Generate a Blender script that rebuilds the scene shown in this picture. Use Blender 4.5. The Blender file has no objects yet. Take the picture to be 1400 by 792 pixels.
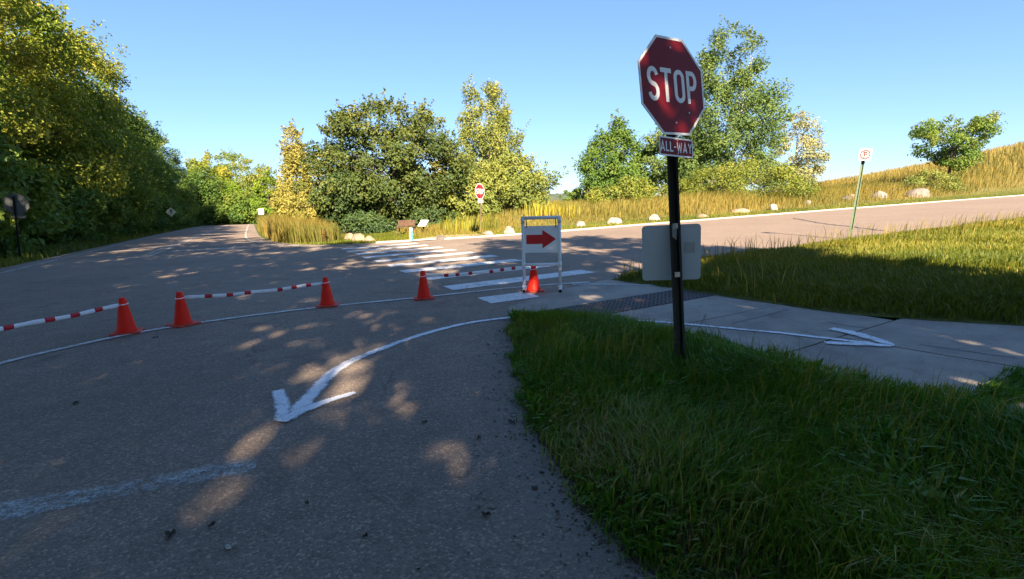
import bpy, bmesh, math, random
import numpy as np
from mathutils import Vector, Matrix, noise
from mathutils.geometry import delaunay_2d_cdt

scene = bpy.context.scene
COL = scene.collection
R = math.radians

# ------------------------------------------------------------------ camera
FPX, CAM_H, PITCH, ROLL = 680.0, 1.45, R(9.1), R(1.5)
cam_data = bpy.data.cameras.new('camera')
cam_data.sensor_width = 36.0
cam_data.lens = 36.0 * FPX / 1400.0
cam_data.clip_start = 0.05
cam_data.clip_end = 9000
cam = bpy.data.objects.new('camera', cam_data)
COL.objects.link(cam)
_up = Vector((0, math.sin(PITCH), math.cos(PITCH)))
_fw = Vector((0, math.cos(PITCH), -math.sin(PITCH)))
_rt = Vector((1, 0, 0))
_cr = _rt * math.cos(ROLL) - _up * math.sin(ROLL)
_cu = _rt * math.sin(ROLL) + _up * math.cos(ROLL)
CAMROT = Matrix((_cr, _cu, -_fw)).transposed()
cam.matrix_world = Matrix.Translation((0, 0, CAM_H)) @ CAMROT.to_4x4()
scene.camera = cam

# ------------------------------------------------------------------ world, sun, exposure
SUN_AZ, SUN_EL = R(99.0), R(31.0)          # direction the light travels over the ground, elevation
world = bpy.data.worlds.new('World')
scene.world = world
world.use_nodes = True
wn = world.node_tree
wn.nodes.clear()
sky = wn.nodes.new('ShaderNodeTexSky')
sky.sky_type = 'NISHITA'
sky.sun_disc = False
sky.sun_elevation = SUN_EL
sky.sun_rotation = R(180 - 9)
sky.altitude = 600
sky.air_density = 1.0
sky.dust_density = 0.0
sky.ozone_density = 3.0
bg = wn.nodes.new('ShaderNodeBackground')
bg.inputs['Strength'].default_value = 0.08
wo = wn.nodes.new('ShaderNodeOutputWorld')
gm = wn.nodes.new('ShaderNodeGamma')
gm.inputs[1].default_value = 0.66
wn.links.new(sky.outputs[0], gm.inputs[0])
hs = wn.nodes.new('ShaderNodeHueSaturation')
hs.inputs['Saturation'].default_value = 1.12
wn.links.new(gm.outputs[0], hs.inputs['Color'])
tn = wn.nodes.new('ShaderNodeMix')
tn.data_type = 'RGBA'
tn.blend_type = 'MULTIPLY'
tn.inputs[0].default_value = 1.0
tn.inputs[7].default_value = (0.73, 0.88, 1.10, 1)
wn.links.new(hs.outputs[0], tn.inputs[6])
wn.links.new(tn.outputs[2], bg.inputs[0])
wn.links.new(bg.outputs[0], wo.inputs[0])

sun_data = bpy.data.lights.new('sun', 'SUN')
sun_data.energy = 5.0
sun_data.angle = R(0.53)
sun_data.color = (1.0, 0.83, 0.61)
sun = bpy.data.objects.new('sun', sun_data)
COL.objects.link(sun)
sdir = Vector((math.cos(SUN_AZ) * math.cos(SUN_EL), math.sin(SUN_AZ) * math.cos(SUN_EL), -math.sin(SUN_EL)))
sun.rotation_euler = sdir.to_track_quat('-Z', 'Y').to_euler()
sun.location = (0, -40, 40)

scene.view_settings.view_transform = 'Standard'
scene.view_settings.look = 'None'
scene.view_settings.gamma = 1.0
scene.view_settings.use_curve_mapping = False
scene.view_settings.exposure = 2.15
scene.render.engine = 'CYCLES'
scene.cycles.use_denoising = True
scene.cycles.max_bounces = 6
scene.cycles.transparent_max_bounces = 12
scene.cycles.sample_clamp_indirect = 6.0

# ------------------------------------------------------------------ geometry of the place
# s runs across the main road (along the side road), m runs along the main road, metres
SX, SY = 0.8894, 0.4571


def XY(s, m):
    return (SX * s - SY * m, SY * s + SX * m)


def SM(x, y):
    return (SX * x + SY * y, -SY * x + SX * y)


def sstep(a, b, v):
    t = np.clip((v - a) / (b - a), 0, 1)
    return t * t * (3 - 2 * t)


def terrain(x, y):
    x = np.asarray(x, float)
    y = np.asarray(y, float)
    s = SX * x + SY * y
    m = -SY * x + SX * y
    t = np.minimum(s, 110) - 1
    sp = np.where(t > 15, t, np.log1p(np.exp(np.minimum(t, 15) * 1.5)) / 1.5)
    z = 0.023 * sp
    z = z + 0.75 * sstep(22.0, 34, m) * sstep(8, 20, s)
    z = z + 13.2 * np.exp(-((x - 135) ** 2 + (y - 95) ** 2) / (2 * 24.0 ** 2 * 2)) * sstep(21.5, 27, m)
    z = z + 0.5 * sstep(-8.2, -14, s) * sstep(60, 20, np.abs(m - 40))
    return z


def tz(x, y):
    return float(terrain(x, y))


def ray(px, py):
    u = (px - 700) / FPX
    v = (396 - py) / FPX
    d = _cr * u + _cu * v + _fw
    return d / d.y


def ground_px(px, py, off=0.0):
    d = ray(px, py)
    lo, hi = 0.4, 500.0
    for _ in range(50):
        mid = (lo + hi) / 2
        if CAM_H + d.z * mid > tz(d.x * mid, d.y * mid) + off:
            lo = mid
        else:
            hi = mid
    return Vector((d.x * lo, d.y * lo, CAM_H + d.z * lo))


def at(px, py, Y):
    d = ray(px, py)
    return Vector((d.x * Y, d.y * Y, CAM_H + d.z * Y))


# ------------------------------------------------------------------ object helpers
def tag(o, label, cat, group=None, kind=None):
    if label:
        o['label'] = label
    if cat:
        o['category'] = cat
    if group:
        o['group'] = group
    if kind:
        o['kind'] = kind
    return o


def empty(name, loc, label=None, cat=None, group=None, rz=0.0):
    o = bpy.data.objects.new(name, None)
    o.empty_display_size = 0.2
    COL.objects.link(o)
    o.location = loc
    o.rotation_euler = (0, 0, rz)
    tag(o, label, cat, group)
    return o


def link(name, me, mat=None, parent=None):
    o = bpy.data.objects.new(name, me)
    COL.objects.link(o)
    if mat is not None and len(me.materials) == 0:
        me.materials.append(mat)
    if parent is not None:
        o.parent = parent
    return o


class MB:
    """collects polygons for one mesh"""

    def __init__(self):
        self.v, self.f, self.sm = [], [], []

    def add(self, verts, faces, smooth=False):
        b = len(self.v)
        self.v += [tuple(p) for p in verts]
        self.f += [tuple(i + b for i in f) for f in faces]
        self.sm += [smooth] * len(faces)
        return self

    def box(self, c, size, M=None):
        hx, hy, hz = size[0] / 2, size[1] / 2, size[2] / 2
        vs = [Vector((sx * hx, sy * hy, sz * hz)) for sz in (-1, 1) for sy in (-1, 1) for sx in (-1, 1)]
        if M is not None:
            vs = [M @ p for p in vs]
        vs = [p + Vector(c) for p in vs]
        return self.add(vs, [(0, 2, 3, 1), (4, 5, 7, 6), (0, 1, 5, 4), (2, 6, 7, 3), (0, 4, 6, 2), (1, 3, 7, 5)])

    def tube(self, pts, radii, k=10, cap=True, ex=1.0, smooth=True):
        pts = [Vector(p) for p in pts]
        n = len(pts)
        if not hasattr(radii, '__len__'):
            radii = [radii] * n
        vs, fs = [], []
        ref = None
        for i in range(n):
            t = (pts[min(i + 1, n - 1)] - pts[max(i - 1, 0)]).normalized()
            if ref is None:
                ref = Vector((0, 0, 1)) if abs(t.z) < 0.9 else Vector((1, 0, 0))
            a = t.cross(ref)
            if a.length < 1e-5:
                a = t.cross(Vector((0.3, 1, 0.1)))
            a.normalize()
            b = a.cross(t).normalized()
            ref = b
            for j in range(k):
                w = 2 * math.pi * j / k
                vs.append(pts[i] + a * math.cos(w) * radii[i] * ex + b * math.sin(w) * radii[i])
        for i in range(n - 1):
            for j in range(k):
                j2 = (j + 1) % k
                fs.append((i * k + j, i * k + j2, (i + 1) * k + j2, (i + 1) * k + j))
        self.add(vs, fs, smooth)
        if cap:
            b = len(self.v) - len(vs)
            self.f.append(tuple(b + j for j in reversed(range(k))))
            self.f.append(tuple(b + (n - 1) * k + j for j in range(k)))
            self.sm += [False, False]
        return self

    def lathe(self, prof, c=(0, 0, 0), k=24, smooth=True):
        vs, fs = [], []
        for (r, z) in prof:
            for j in range(k):
                w = 2 * math.pi * j / k
                vs.append((c[0] + r * math.cos(w), c[1] + r * math.sin(w), c[2] + z))
        for i in range(len(prof) - 1):
            for j in range(k):
                j2 = (j + 1) % k
                fs.append((i * k + j, i * k + j2, (i + 1) * k + j2, (i + 1) * k + j))
        self.add(vs, fs, smooth)
        b = len(self.v) - len(vs)
        self.f.append(tuple(b + j for j in reversed(range(k))))
        self.f.append(tuple(b + (len(prof) - 1) * k + j for j in range(k)))
        self.sm += [False, False]
        return self

    def prism(self, poly, z0, z1):
        n = len(poly)
        vs = [(p[0], p[1], z0) for p in poly] + [(p[0], p[1], z1) for p in poly]
        fs = [tuple(reversed(range(n))), tuple(range(n, 2 * n))]
        fs += [(i, (i + 1) % n, n + (i + 1) % n, n + i) for i in range(n)]
        return self.add(vs, fs)

    def xform(self, M):
        self.v = [tuple(M @ Vector(p)) for p in self.v]
        return self

    def mesh(self, name):
        me = bpy.data.meshes.new(name)
        me.from_pydata(self.v, [], self.f)
        me.polygons.foreach_set('use_smooth', self.sm)
        me.update()
        return me

    def build(self, name, mat, parent=None):
        return link(name, self.mesh(name), mat, parent)


def np_mesh(name, verts, quads, tris=None, attr=None, smooth=False):
    """fast mesh from numpy arrays, quads (n,4) and tris (n,3)"""
    me = bpy.data.meshes.new(name)
    nq = 0 if quads is None else len(quads)
    nt = 0 if tris is None else len(tris)
    loops = np.concatenate([a.ravel() for a in (quads, tris) if a is not None and len(a)])
    starts = np.concatenate([np.arange(nq) * 4, nq * 4 + np.arange(nt) * 3]).astype(np.int32)
    me.vertices.add(len(verts))
    me.vertices.foreach_set('co', np.asarray(verts, np.float32).ravel())
    me.loops.add(len(loops))
    me.loops.foreach_set('vertex_index', loops.astype(np.int32))
    me.polygons.add(nq + nt)
    me.polygons.foreach_set('loop_start', starts)
    me.polygons.foreach_set('use_smooth', np.full(nq + nt, smooth))
    if attr is not None:
        for k, val in attr.items():
            a = me.attributes.new(k, 'FLOAT', 'POINT')
            a.data.foreach_set('value', np.asarray(val, np.float32))
    me.update(calc_edges=True)
    me.validate()
    return me


# ------------------------------------------------------------------ materials
def new_mat(name):
    m = bpy.data.materials.new(name)
    m.use_nodes = True
    nt = m.node_tree
    nt.nodes.clear()
    out = nt.nodes.new('ShaderNodeOutputMaterial')
    p = nt.nodes.new('ShaderNodeBsdfPrincipled')
    nt.links.new(p.outputs[0], out.inputs[0])
    return m, nt, p, out


def N(nt, typ, **kw):
    n = nt.nodes.new(typ)
    for k, v in kw.items():
        if k.startswith('_'):
            setattr(n, k[1:], v)
        else:
            n.inputs[k.replace('__', ' ')].default_value = v
    return n


def ramp(nt, fac, stops):
    r = nt.nodes.new('ShaderNodeValToRGB')
    e = r.color_ramp.elements
    while len(e) > 1:
        e.remove(e[-1])
    e[0].position = stops[0][0]
    e[0].color = tuple(stops[0][1]) + (1,)
    for pos, c in stops[1:]:
        x = e.new(pos)
        x.color = tuple(c) + (1,)
    if fac is not None:
        nt.links.new(fac, r.inputs[0])
    return r.outputs[0]


def noise_tex(nt, scale, detail=4, rough=0.55, coord=None, dist=0.0):
    n = N(nt, 'ShaderNodeTexNoise', Scale=scale, Detail=detail, Roughness=rough, Distortion=dist)
    if coord is not None:
        nt.links.new(coord, n.inputs['Vector'])
    return n.outputs['Fac']


def mixc(nt, fac, a, b, typ='MIX'):
    n = nt.nodes.new('ShaderNodeMix')
    n.data_type = 'RGBA'
    n.blend_type = typ
    for idx, val in ((0, fac), (6, a), (7, b)):
        if isinstance(val, bpy.types.NodeSocket):
            nt.links.new(val, n.inputs[idx])
        elif idx == 0:
            n.inputs[0].default_value = val
        else:
            n.inputs[idx].default_value = tuple(val) + (1,)
    return n.outputs[2]


def mathn(nt, op, a, b=None, clamp=False):
    n = nt.nodes.new('ShaderNodeMath')
    n.operation = op
    n.use_clamp = clamp
    for i, v in enumerate((a, b)):
        if v is None:
            continue
        if isinstance(v, bpy.types.NodeSocket):
            nt.links.new(v, n.inputs[i])
        else:
            n.inputs[i].default_value = v
    return n.outputs[0]


def objco(nt):
    return nt.nodes.new('ShaderNodeTexCoord').outputs['Object']


def attrf(nt, name):
    n = nt.nodes.new('ShaderNodeAttribute')
    n.attribute_name = name
    return n.outputs['Fac']


def bump(nt, p, h, strength=0.3, dist=0.01):
    b = N(nt, 'ShaderNodeBump', Strength=strength, Distance=dist)
    nt.links.new(h, b.inputs['Height'])
    nt.links.new(b.outputs[0], p.inputs['Normal'])


def mottled(name, c1, c2, scale=8, rough=0.7, bumps=0.15, metallic=0.0, spec=0.4, bdist=0.004):
    m, nt, p, out = new_mat(name)
    co = objco(nt)
    f = noise_tex(nt, scale, 6, 0.6, co)
    c = ramp(nt, f, [(0.3, c1), (0.7, c2)])
    nt.links.new(c, p.inputs['Base Color'])
    p.inputs['Roughness'].default_value = rough
    p.inputs['Metallic'].default_value = metallic
    p.inputs['Specular IOR Level'].default_value = spec
    if bumps:
        bump(nt, p, noise_tex(nt, scale * 6, 4, 0.6, co), bumps, bdist)
    return m


def leaf_mat(name, stops, transl=0.35, rough=0.55):
    g_ = 1.45 if 'leaves' in name else 1.0
    g_ *= 1.3 if 'woodland' in name else 1.0
    stops = [(a, tuple(min(0.6, x * g_) for x in c)) for a, c in stops]
    m, nt, p, out = new_mat(name)
    h = attrf(nt, 'hue')
    oi = nt.nodes.new('ShaderNodeObjectInfo')
    rnd = mathn(nt, 'MULTIPLY', mathn(nt, 'SUBTRACT', oi.outputs['Random'], 0.5), 0.16)
    c = ramp(nt, mathn(nt, 'ADD', h, rnd, True), stops)
    nt.links.new(c, p.inputs['Base Color'])
    p.inputs['Roughness'].default_value = rough
    p.inputs['Specular IOR Level'].default_value = 0.3
    tr = nt.nodes.new('ShaderNodeBsdfTranslucent')
    warm = mixc(nt, 1.0, c, (1.0, 0.95, 0.45), 'MULTIPLY')
    nt.links.new(warm, tr.inputs['Color'])
    mx = nt.nodes.new('ShaderNodeMixShader')
    mx.inputs[0].default_value = transl
    nt.links.new(p.outputs[0], mx.inputs[1])
    nt.links.new(tr.outputs[0], mx.inputs[2])
    nt.links.new(mx.outputs[0], out.inputs[0])
    return m


def asphalt_mat(name, lo, hi, dirt=(0.25, 0.215, 0.175)):
    m, nt, p, out = new_mat(name)
    co = objco(nt)
    big = noise_tex(nt, 0.35, 5, 0.6, co)
    mid = noise_tex(nt, 3.5, 6, 0.65, co)
    base = ramp(nt, mathn(nt, 'ADD', mathn(nt, 'MULTIPLY', big, 0.6), mathn(nt, 'MULTIPLY', mid, 0.4)),
                [(0.36, lo), (0.64, hi)])
    # aggregate
    v = N(nt, 'ShaderNodeTexVoronoi', Scale=85.0)
    nt.links.new(co, v.inputs['Vector'])
    sep = nt.nodes.new('ShaderNodeSeparateColor')
    nt.links.new(v.outputs['Color'], sep.inputs[0])
    agg = ramp(nt, sep.outputs[0], [(0.0, (0.62, 0.62, 0.62)), (0.5, (0.92, 0.92, 0.93)), (0.85, (1.08, 1.07, 1.05)), (0.98, (1.7, 1.65, 1.55))])
    base = mixc(nt, 1.0, base, agg, 'MULTIPLY')
    # oil and tyre stains with a shape of their own
    st = noise_tex(nt, 1.3, 3, 0.5, co, 0.6)
    base = mixc(nt, ramp(nt, st, [(0.62, (0, 0, 0)), (0.78, (0.55, 0.55, 0.55))]), base, (0.035, 0.034, 0.034))
    wv = nt.nodes.new('ShaderNodeVectorMath')
    wv.operation = 'ADD'
    nz = N(nt, 'ShaderNodeTexNoise', Scale=1.1, Detail=5.0, Roughness=0.6)
    nt.links.new(co, nz.inputs['Vector'])
    nt.links.new(co, wv.inputs[0])
    nt.links.new(nz.outputs['Color'], wv.inputs[1])
    cv = N(nt, 'ShaderNodeTexVoronoi', Scale=0.33)
    cv.feature = 'DISTANCE_TO_EDGE'
    nt.links.new(wv.outputs[0], cv.inputs['Vector'])
    cm = ramp(nt, cv.outputs['Distance'], [(0.0, (0.75, 0.75, 0.75)), (0.0045, (0, 0, 0))])
    gate = ramp(nt, noise_tex(nt, 0.5, 3, 0.6, co, 0.5), [(0.47, (0, 0, 0)), (0.56, (1, 1, 1))])
    cm = mixc(nt, 1.0, cm, gate, 'MULTIPLY')
    base = mixc(nt, cm, base, (0.03, 0.028, 0.026))
    # side road is older and paler
    old = attrf(nt, 'old')
    pale = ramp(nt, mathn(nt, 'ADD', mathn(nt, 'MULTIPLY', big, 0.5), mathn(nt, 'MULTIPLY', mid, 0.5)), [(0.3, (0.19, 0.14, 0.108)), (0.7, (0.265, 0.198, 0.152))])
    pale = mixc(nt, 0.6, pale, mixc(nt, 1.0, pale, agg, 'MULTIPLY'))
    base = mixc(nt, old, base, pale)
    # grit washed to the edge
    d = attrf(nt, 'dirt')
    dn = noise_tex(nt, 6.0, 8, 0.7, co)
    df = ramp(nt, mathn(nt, 'ADD', d, mathn(nt, 'MULTIPLY', mathn(nt, 'SUBTRACT', dn, 0.5), 1.5)), [(0.35, (0, 0, 0)), (0.85, (0.8, 0.8, 0.8))])
    grit = mixc(nt, noise_tex(nt, 60, 4, 0.7, co), (dirt[0] * 0.5, dirt[1] * 0.5, dirt[2] * 0.5), dirt)
    base = mixc(nt, df, base, grit)
    nt.links.new(base, p.inputs['Base Color'])
    p.inputs['Roughness'].default_value = 0.82
    p.inputs['Specular IOR Level'].default_value = 0.35
    h = mathn(nt, 'ADD', mathn(nt, 'MULTIPLY', v.outputs['Distance'], -0.6), mathn(nt, 'MULTIPLY', noise_tex(nt, 40, 4, 0.7, co), 0.8))
    bump(nt, p, h, 0.7, 0.008)
    return m


def paint_mat(name, col, wear=0.5, scale=14, soft=0.08, edge=False):
    """worn road paint: gaps where the asphalt shows are transparent"""
    m, nt, p, out = new_mat(name)
    co = objco(nt)
    c = mixc(nt, noise_tex(nt, 9, 4, 0.6, co), tuple(x * 0.8 for x in col), col)
    nt.links.new(c, p.inputs['Base Color'])
    p.inputs['Roughness'].default_value = 0.7
    n1 = noise_tex(nt, scale, 8, 0.75, co)
    n2 = noise_tex(nt, 90, 3, 0.6, co)
    n3 = noise_tex(nt, 1.7, 3, 0.5, co)
    f = mathn(nt, 'ADD', mathn(nt, 'MULTIPLY', n1, 0.45), mathn(nt, 'ADD', mathn(nt, 'MULTIPLY', n2, 0.35), mathn(nt, 'MULTIPLY', n3, 0.2)))
    if edge:
        f = mathn(nt, 'ADD', f, mathn(nt, 'MULTIPLY', attrf(nt, 'edge'), -0.16))
    f = ramp(nt, f, [(wear - soft, (0, 0, 0)), (wear + soft, (1, 1, 1))])
    tr = nt.nodes.new('ShaderNodeBsdfTransparent')
    mx = nt.nodes.new('ShaderNodeMixShader')
    nt.links.new(f, mx.inputs[0])
    nt.links.new(tr.outputs[0], mx.inputs[1])
    nt.links.new(p.outputs[0], mx.inputs[2])
    nt.links.new(mx.outputs[0], out.inputs[0])
    return m


M = {}
M['asphalt'] = asphalt_mat('asphalt', (0.185, 0.145, 0.115), (0.29, 0.228, 0.182))
M['paint'] = paint_mat('road paint', (0.78, 0.78, 0.77), 0.43, 14, 0.07)
M['line'] = paint_mat('thin line paint', (0.70, 0.70, 0.69), 0.46, 20, 0.07)
M['spray'] = paint_mat('fresh spray paint', (0.84, 0.85, 0.90), 0.425, 12, 0.06, edge=True)
M['worn'] = paint_mat('worn road paint', (0.52, 0.55, 0.54), 0.515, 16, 0.08, edge=True)
M['faded'] = paint_mat('faded line paint', (0.55, 0.54, 0.52), 0.47, 10, 0.08)
def concrete_mat():
    m, nt, p, out = new_mat('concrete')
    co = objco(nt)
    c = ramp(nt, noise_tex(nt, 1.6, 7, 0.65, co, 0.3), [(0.28, (0.21, 0.178, 0.148)), (0.5, (0.31, 0.268, 0.225)), (0.72, (0.39, 0.34, 0.285))])
    st = noise_tex(nt, 4.5, 6, 0.7, co, 0.8)
    c = mixc(nt, ramp(nt, st, [(0.55, (0, 0, 0)), (0.72, (0.6, 0.6, 0.6))]), c, (0.12, 0.105, 0.088))
    sp = noise_tex(nt, 120, 3, 0.7, co)
    c = mixc(nt, 1.0, c, ramp(nt, sp, [(0.3, (0.72, 0.72, 0.72)), (0.7, (1.2, 1.2, 1.2))]), 'MULTIPLY')
    nt.links.new(c, p.inputs['Base Color'])
    p.inputs['Roughness'].default_value = 0.88
    bump(nt, p, noise_tex(nt, 70, 5, 0.7, co), 0.45, 0.006)
    return m


M['concrete'] = concrete_mat()
M['kerb'] = mottled('pale concrete', (0.40, 0.36, 0.32), (0.52, 0.47, 0.42), 3, 0.85, 0.2)
M['gravel'] = mottled('gravel path', (0.36, 0.29, 0.22), (0.48, 0.40, 0.31), 12, 0.9, 0.4)
M['tactile'] = mottled('brown cast iron', (0.035, 0.026, 0.024), (0.075, 0.055, 0.05), 14, 0.6, 0.2)
M['soil'] = mottled('soil', (0.045, 0.035, 0.022), (0.09, 0.07, 0.045), 20, 0.95, 0.5)


def ground_mat():
    m, nt, p, out = new_mat('grassy ground')
    co = objco(nt)
    f = noise_tex(nt, 0.12, 6, 0.65, co)
    g = noise_tex(nt, 3.0, 6, 0.7, co)
    green = ramp(nt, g, [(0.3, (0.035, 0.055, 0.012)), (0.5, (0.075, 0.095, 0.02)), (0.72, (0.14, 0.13, 0.035))])
    tan = ramp(nt, g, [(0.3, (0.12, 0.105, 0.03)), (0.55, (0.20, 0.165, 0.055)), (0.75, (0.28, 0.225, 0.09))])
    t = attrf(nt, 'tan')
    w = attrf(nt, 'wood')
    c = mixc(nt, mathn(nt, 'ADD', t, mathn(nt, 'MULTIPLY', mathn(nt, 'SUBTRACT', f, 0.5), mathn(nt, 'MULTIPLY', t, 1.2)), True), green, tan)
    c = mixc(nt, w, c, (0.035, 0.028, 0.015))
    nt.links.new(c, p.inputs['Base Color'])
    p.inputs['Roughness'].default_value = 0.95
    p.inputs['Specular IOR Level'].default_value = 0.1
    bump(nt, p, noise_tex(nt, 9, 6, 0.7, co), 0.8, 0.06)
    return m


M['ground'] = ground_mat()
M['grass_lush'] = leaf_mat('lush grass', [(0.0, (0.045, 0.125, 0.014)), (0.5, (0.095, 0.22, 0.02)), (0.85, (0.16, 0.27, 0.03)), (0.95, (0.23, 0.28, 0.05)), (1.0, (0.38, 0.32, 0.14))], 0.35, 0.45)
M['grass_verge'] = leaf_mat('verge grass', [(0.0, (0.06, 0.095, 0.010)), (0.5, (0.14, 0.16, 0.016)), (0.8, (0.23, 0.21, 0.025)), (1.0, (0.36, 0.28, 0.07))], 0.35, 0.5)
M['grass_tan'] = leaf_mat('prairie grass', [(0.0, (0.09, 0.105, 0.016)), (0.3, (0.17, 0.15, 0.028)), (0.65, (0.28, 0.205, 0.048)), (1.0, (0.42, 0.31, 0.10))], 0.35, 0.6)
M['goldenrod'] = leaf_mat('goldenrod', [(0.0, (0.10, 0.13, 0.02)), (0.4, (0.22, 0.22, 0.02)), (0.6, (0.36, 0.29, 0.02)), (1.0, (0.52, 0.38, 0.03))], 0.3, 0.6)
M['bark'] = mottled('bark', (0.045, 0.036, 0.028), (0.11, 0.09, 0.07), 9, 0.95, 0.8, bdist=0.03)
M['bark_pale'] = mottled('pale bark', (0.30, 0.28, 0.24), (0.52, 0.50, 0.45), 4, 0.85, 0.3)
M['leaf_wood'] = leaf_mat('woodland leaves', [(0.0, (0.022, 0.048, 0.010)), (0.4, (0.045, 0.085, 0.014)), (0.75, (0.085, 0.12, 0.018)), (1.0, (0.15, 0.15, 0.022))], 0.38)
M['leaf_woodyel'] = leaf_mat('yellowing woodland leaves', [(0.0, (0.03, 0.06, 0.008)), (0.4, (0.08, 0.115, 0.013)), (0.75, (0.155, 0.16, 0.02)), (1.0, (0.23, 0.19, 0.028))], 0.38)
M['leaf_dark'] = leaf_mat('dark olive leaves', [(0.0, (0.022, 0.040, 0.010)), (0.5, (0.045, 0.068, 0.015)), (0.85, (0.088, 0.10, 0.02)), (1.0, (0.14, 0.13, 0.026))], 0.22)
M['leaf_walnut'] = leaf_mat('deep green leaves', [(0.0, (0.016, 0.035, 0.012)), (0.5, (0.032, 0.06, 0.018)), (1.0, (0.07, 0.10, 0.03))], 0.25)
M['leaf_yellow'] = leaf_mat('yellow leaves', [(0.0, (0.09, 0.105, 0.02)), (0.4, (0.19, 0.18, 0.04)), (0.8, (0.29, 0.25, 0.06)), (1.0, (0.37, 0.29, 0.075))], 0.4)
M['leaf_aspen'] = leaf_mat('aspen leaves', [(0.0, (0.06, 0.09, 0.02)), (0.4, (0.13, 0.16, 0.035)), (0.75, (0.20, 0.215, 0.05)), (1.0, (0.31, 0.28, 0.065))], 0.4)
M['leaf_green'] = leaf_mat('fresh green leaves', [(0.0, (0.03, 0.065, 0.012)), (0.5, (0.07, 0.125, 0.02)), (0.85, (0.13, 0.17, 0.028)), (1.0, (0.19, 0.19, 0.035))], 0.32)
M['leaf_poplar'] = leaf_mat('poplar leaves', [(0.0, (0.04, 0.075, 0.02)), (0.5, (0.09, 0.14, 0.035)), (0.85, (0.155, 0.19, 0.05)), (1.0, (0.25, 0.235, 0.06))], 0.38)
M['leaf_grey'] = leaf_mat('grey green leaves', [(0.0, (0.10, 0.12, 0.06)), (0.5, (0.19, 0.20, 0.10)), (1.0, (0.33, 0.29, 0.13))], 0.35)
M['leaf_shrub'] = leaf_mat('shrub leaves', [(0.0, (0.05, 0.08, 0.014)), (0.5, (0.12, 0.145, 0.022)), (1.0, (0.24, 0.22, 0.035))], 0.35)
M['leaf_lime'] = leaf_mat('lime green leaves', [(0.0, (0.05, 0.10, 0.01)), (0.5, (0.12, 0.19, 0.018)), (1.0, (0.22, 0.26, 0.03))], 0.4)

M['cone'] = mottled('orange vinyl', (0.80, 0.055, 0.012), (0.92, 0.085, 0.018), 6, 0.45, 0.05)


def cone_material():
    m, nt, p, out = new_mat('scuffed orange vinyl')
    oi = nt.nodes.new('ShaderNodeObjectInfo')
    va = nt.nodes.new('ShaderNodeVectorMath')
    va.operation = 'ADD'
    nt.links.new(objco(nt), va.inputs[0])
    nt.links.new(mathn(nt, 'MULTIPLY', oi.outputs['Random'], 40.0), va.inputs[1])
    co = va.outputs[0]
    base = mixc(nt, noise_tex(nt, 7, 4, 0.6, co), (0.80, 0.014, 0.005), (0.90, 0.024, 0.007))
    p.inputs['Specular IOR Level'].default_value = 0.2
    s = noise_tex(nt, 13, 5, 0.65, co, 0.4)
    base = mixc(nt, ramp(nt, s, [(0.62, (0, 0, 0)), (0.72, (0.8, 0.8, 0.8))]), base, (0.05, 0.012, 0.01))
    nt.links.new(base, p.inputs['Base Color'])
    p.inputs['Roughness'].default_value = 0.5
    return m


M['cone'] = cone_material()
M['cone_base'] = mottled('dirty vinyl base', (0.38, 0.03, 0.015), (0.62, 0.05, 0.02), 12, 0.6, 0.2)
M['white_plastic'] = mottled('white plastic', (0.66, 0.66, 0.66), (0.78, 0.78, 0.78), 5, 0.4, 0.0)
M['tape_white'] = mottled('white tape', (0.72, 0.72, 0.76), (0.82, 0.82, 0.85), 9, 0.35, 0.1)
M['tape_red'] = mottled('red tape', (0.42, 0.012, 0.02), (0.55, 0.02, 0.03), 9, 0.35, 0.1)
M['panel'] = mottled('white sign panel', (0.70, 0.71, 0.73), (0.78, 0.79, 0.80), 3, 0.4, 0.0)
M['arrow_red'] = mottled('red sign print', (0.55, 0.012, 0.012), (0.62, 0.02, 0.02), 5, 0.5, 0.0)
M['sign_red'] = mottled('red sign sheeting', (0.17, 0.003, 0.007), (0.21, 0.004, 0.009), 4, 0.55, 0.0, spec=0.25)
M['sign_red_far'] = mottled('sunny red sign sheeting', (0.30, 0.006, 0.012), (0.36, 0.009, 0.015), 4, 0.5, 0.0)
M['sign_white'] = mottled('white sign sheeting', (0.74, 0.74, 0.74), (0.82, 0.82, 0.81), 9, 0.4, 0.0)
M['sign_back'] = mottled('bare aluminium', (0.42, 0.47, 0.53), (0.49, 0.54, 0.60), 2.5, 0.5, 0.05)
M['sticker'] = mottled('faded sticker', (0.30, 0.31, 0.33), (0.40, 0.41, 0.42), 20, 0.6, 0.0)
M['black_print'] = mottled('black print', (0.02, 0.02, 0.02), (0.035, 0.035, 0.035), 6, 0.5, 0.0)
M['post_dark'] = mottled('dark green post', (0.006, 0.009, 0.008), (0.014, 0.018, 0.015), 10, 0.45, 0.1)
M['post_green'] = mottled('green post', (0.045, 0.085, 0.045), (0.09, 0.12, 0.06), 6, 0.55, 0.1)
M['post_brown'] = mottled('brown post', (0.07, 0.045, 0.03), (0.12, 0.08, 0.05), 8, 0.7, 0.1)
M['steel'] = mottled('zinc steel', (0.42, 0.42, 0.42), (0.58, 0.58, 0.57), 30, 0.4, 0.05, metallic=0.8)
M['wood'] = mottled('bench wood', (0.07, 0.035, 0.024), (0.12, 0.06, 0.04), 9, 0.75, 0.2)
M['teal'] = mottled('teal plastic', (0.03, 0.34, 0.27), (0.05, 0.42, 0.34), 5, 0.5, 0.0)
M['rock_pale'] = mottled('pale granite', (0.15, 0.13, 0.112), (0.36, 0.325, 0.285), 5, 0.9, 0.6, bdist=0.03)
M['rock_tan'] = mottled('tan stone', (0.18, 0.125, 0.085), (0.31, 0.23, 0.165), 4, 0.9, 0.6, bdist=0.03)
M['rock_grey'] = mottled('grey stone', (0.12, 0.10, 0.088), (0.22, 0.19, 0.17), 4, 0.9, 0.6, bdist=0.03)
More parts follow.
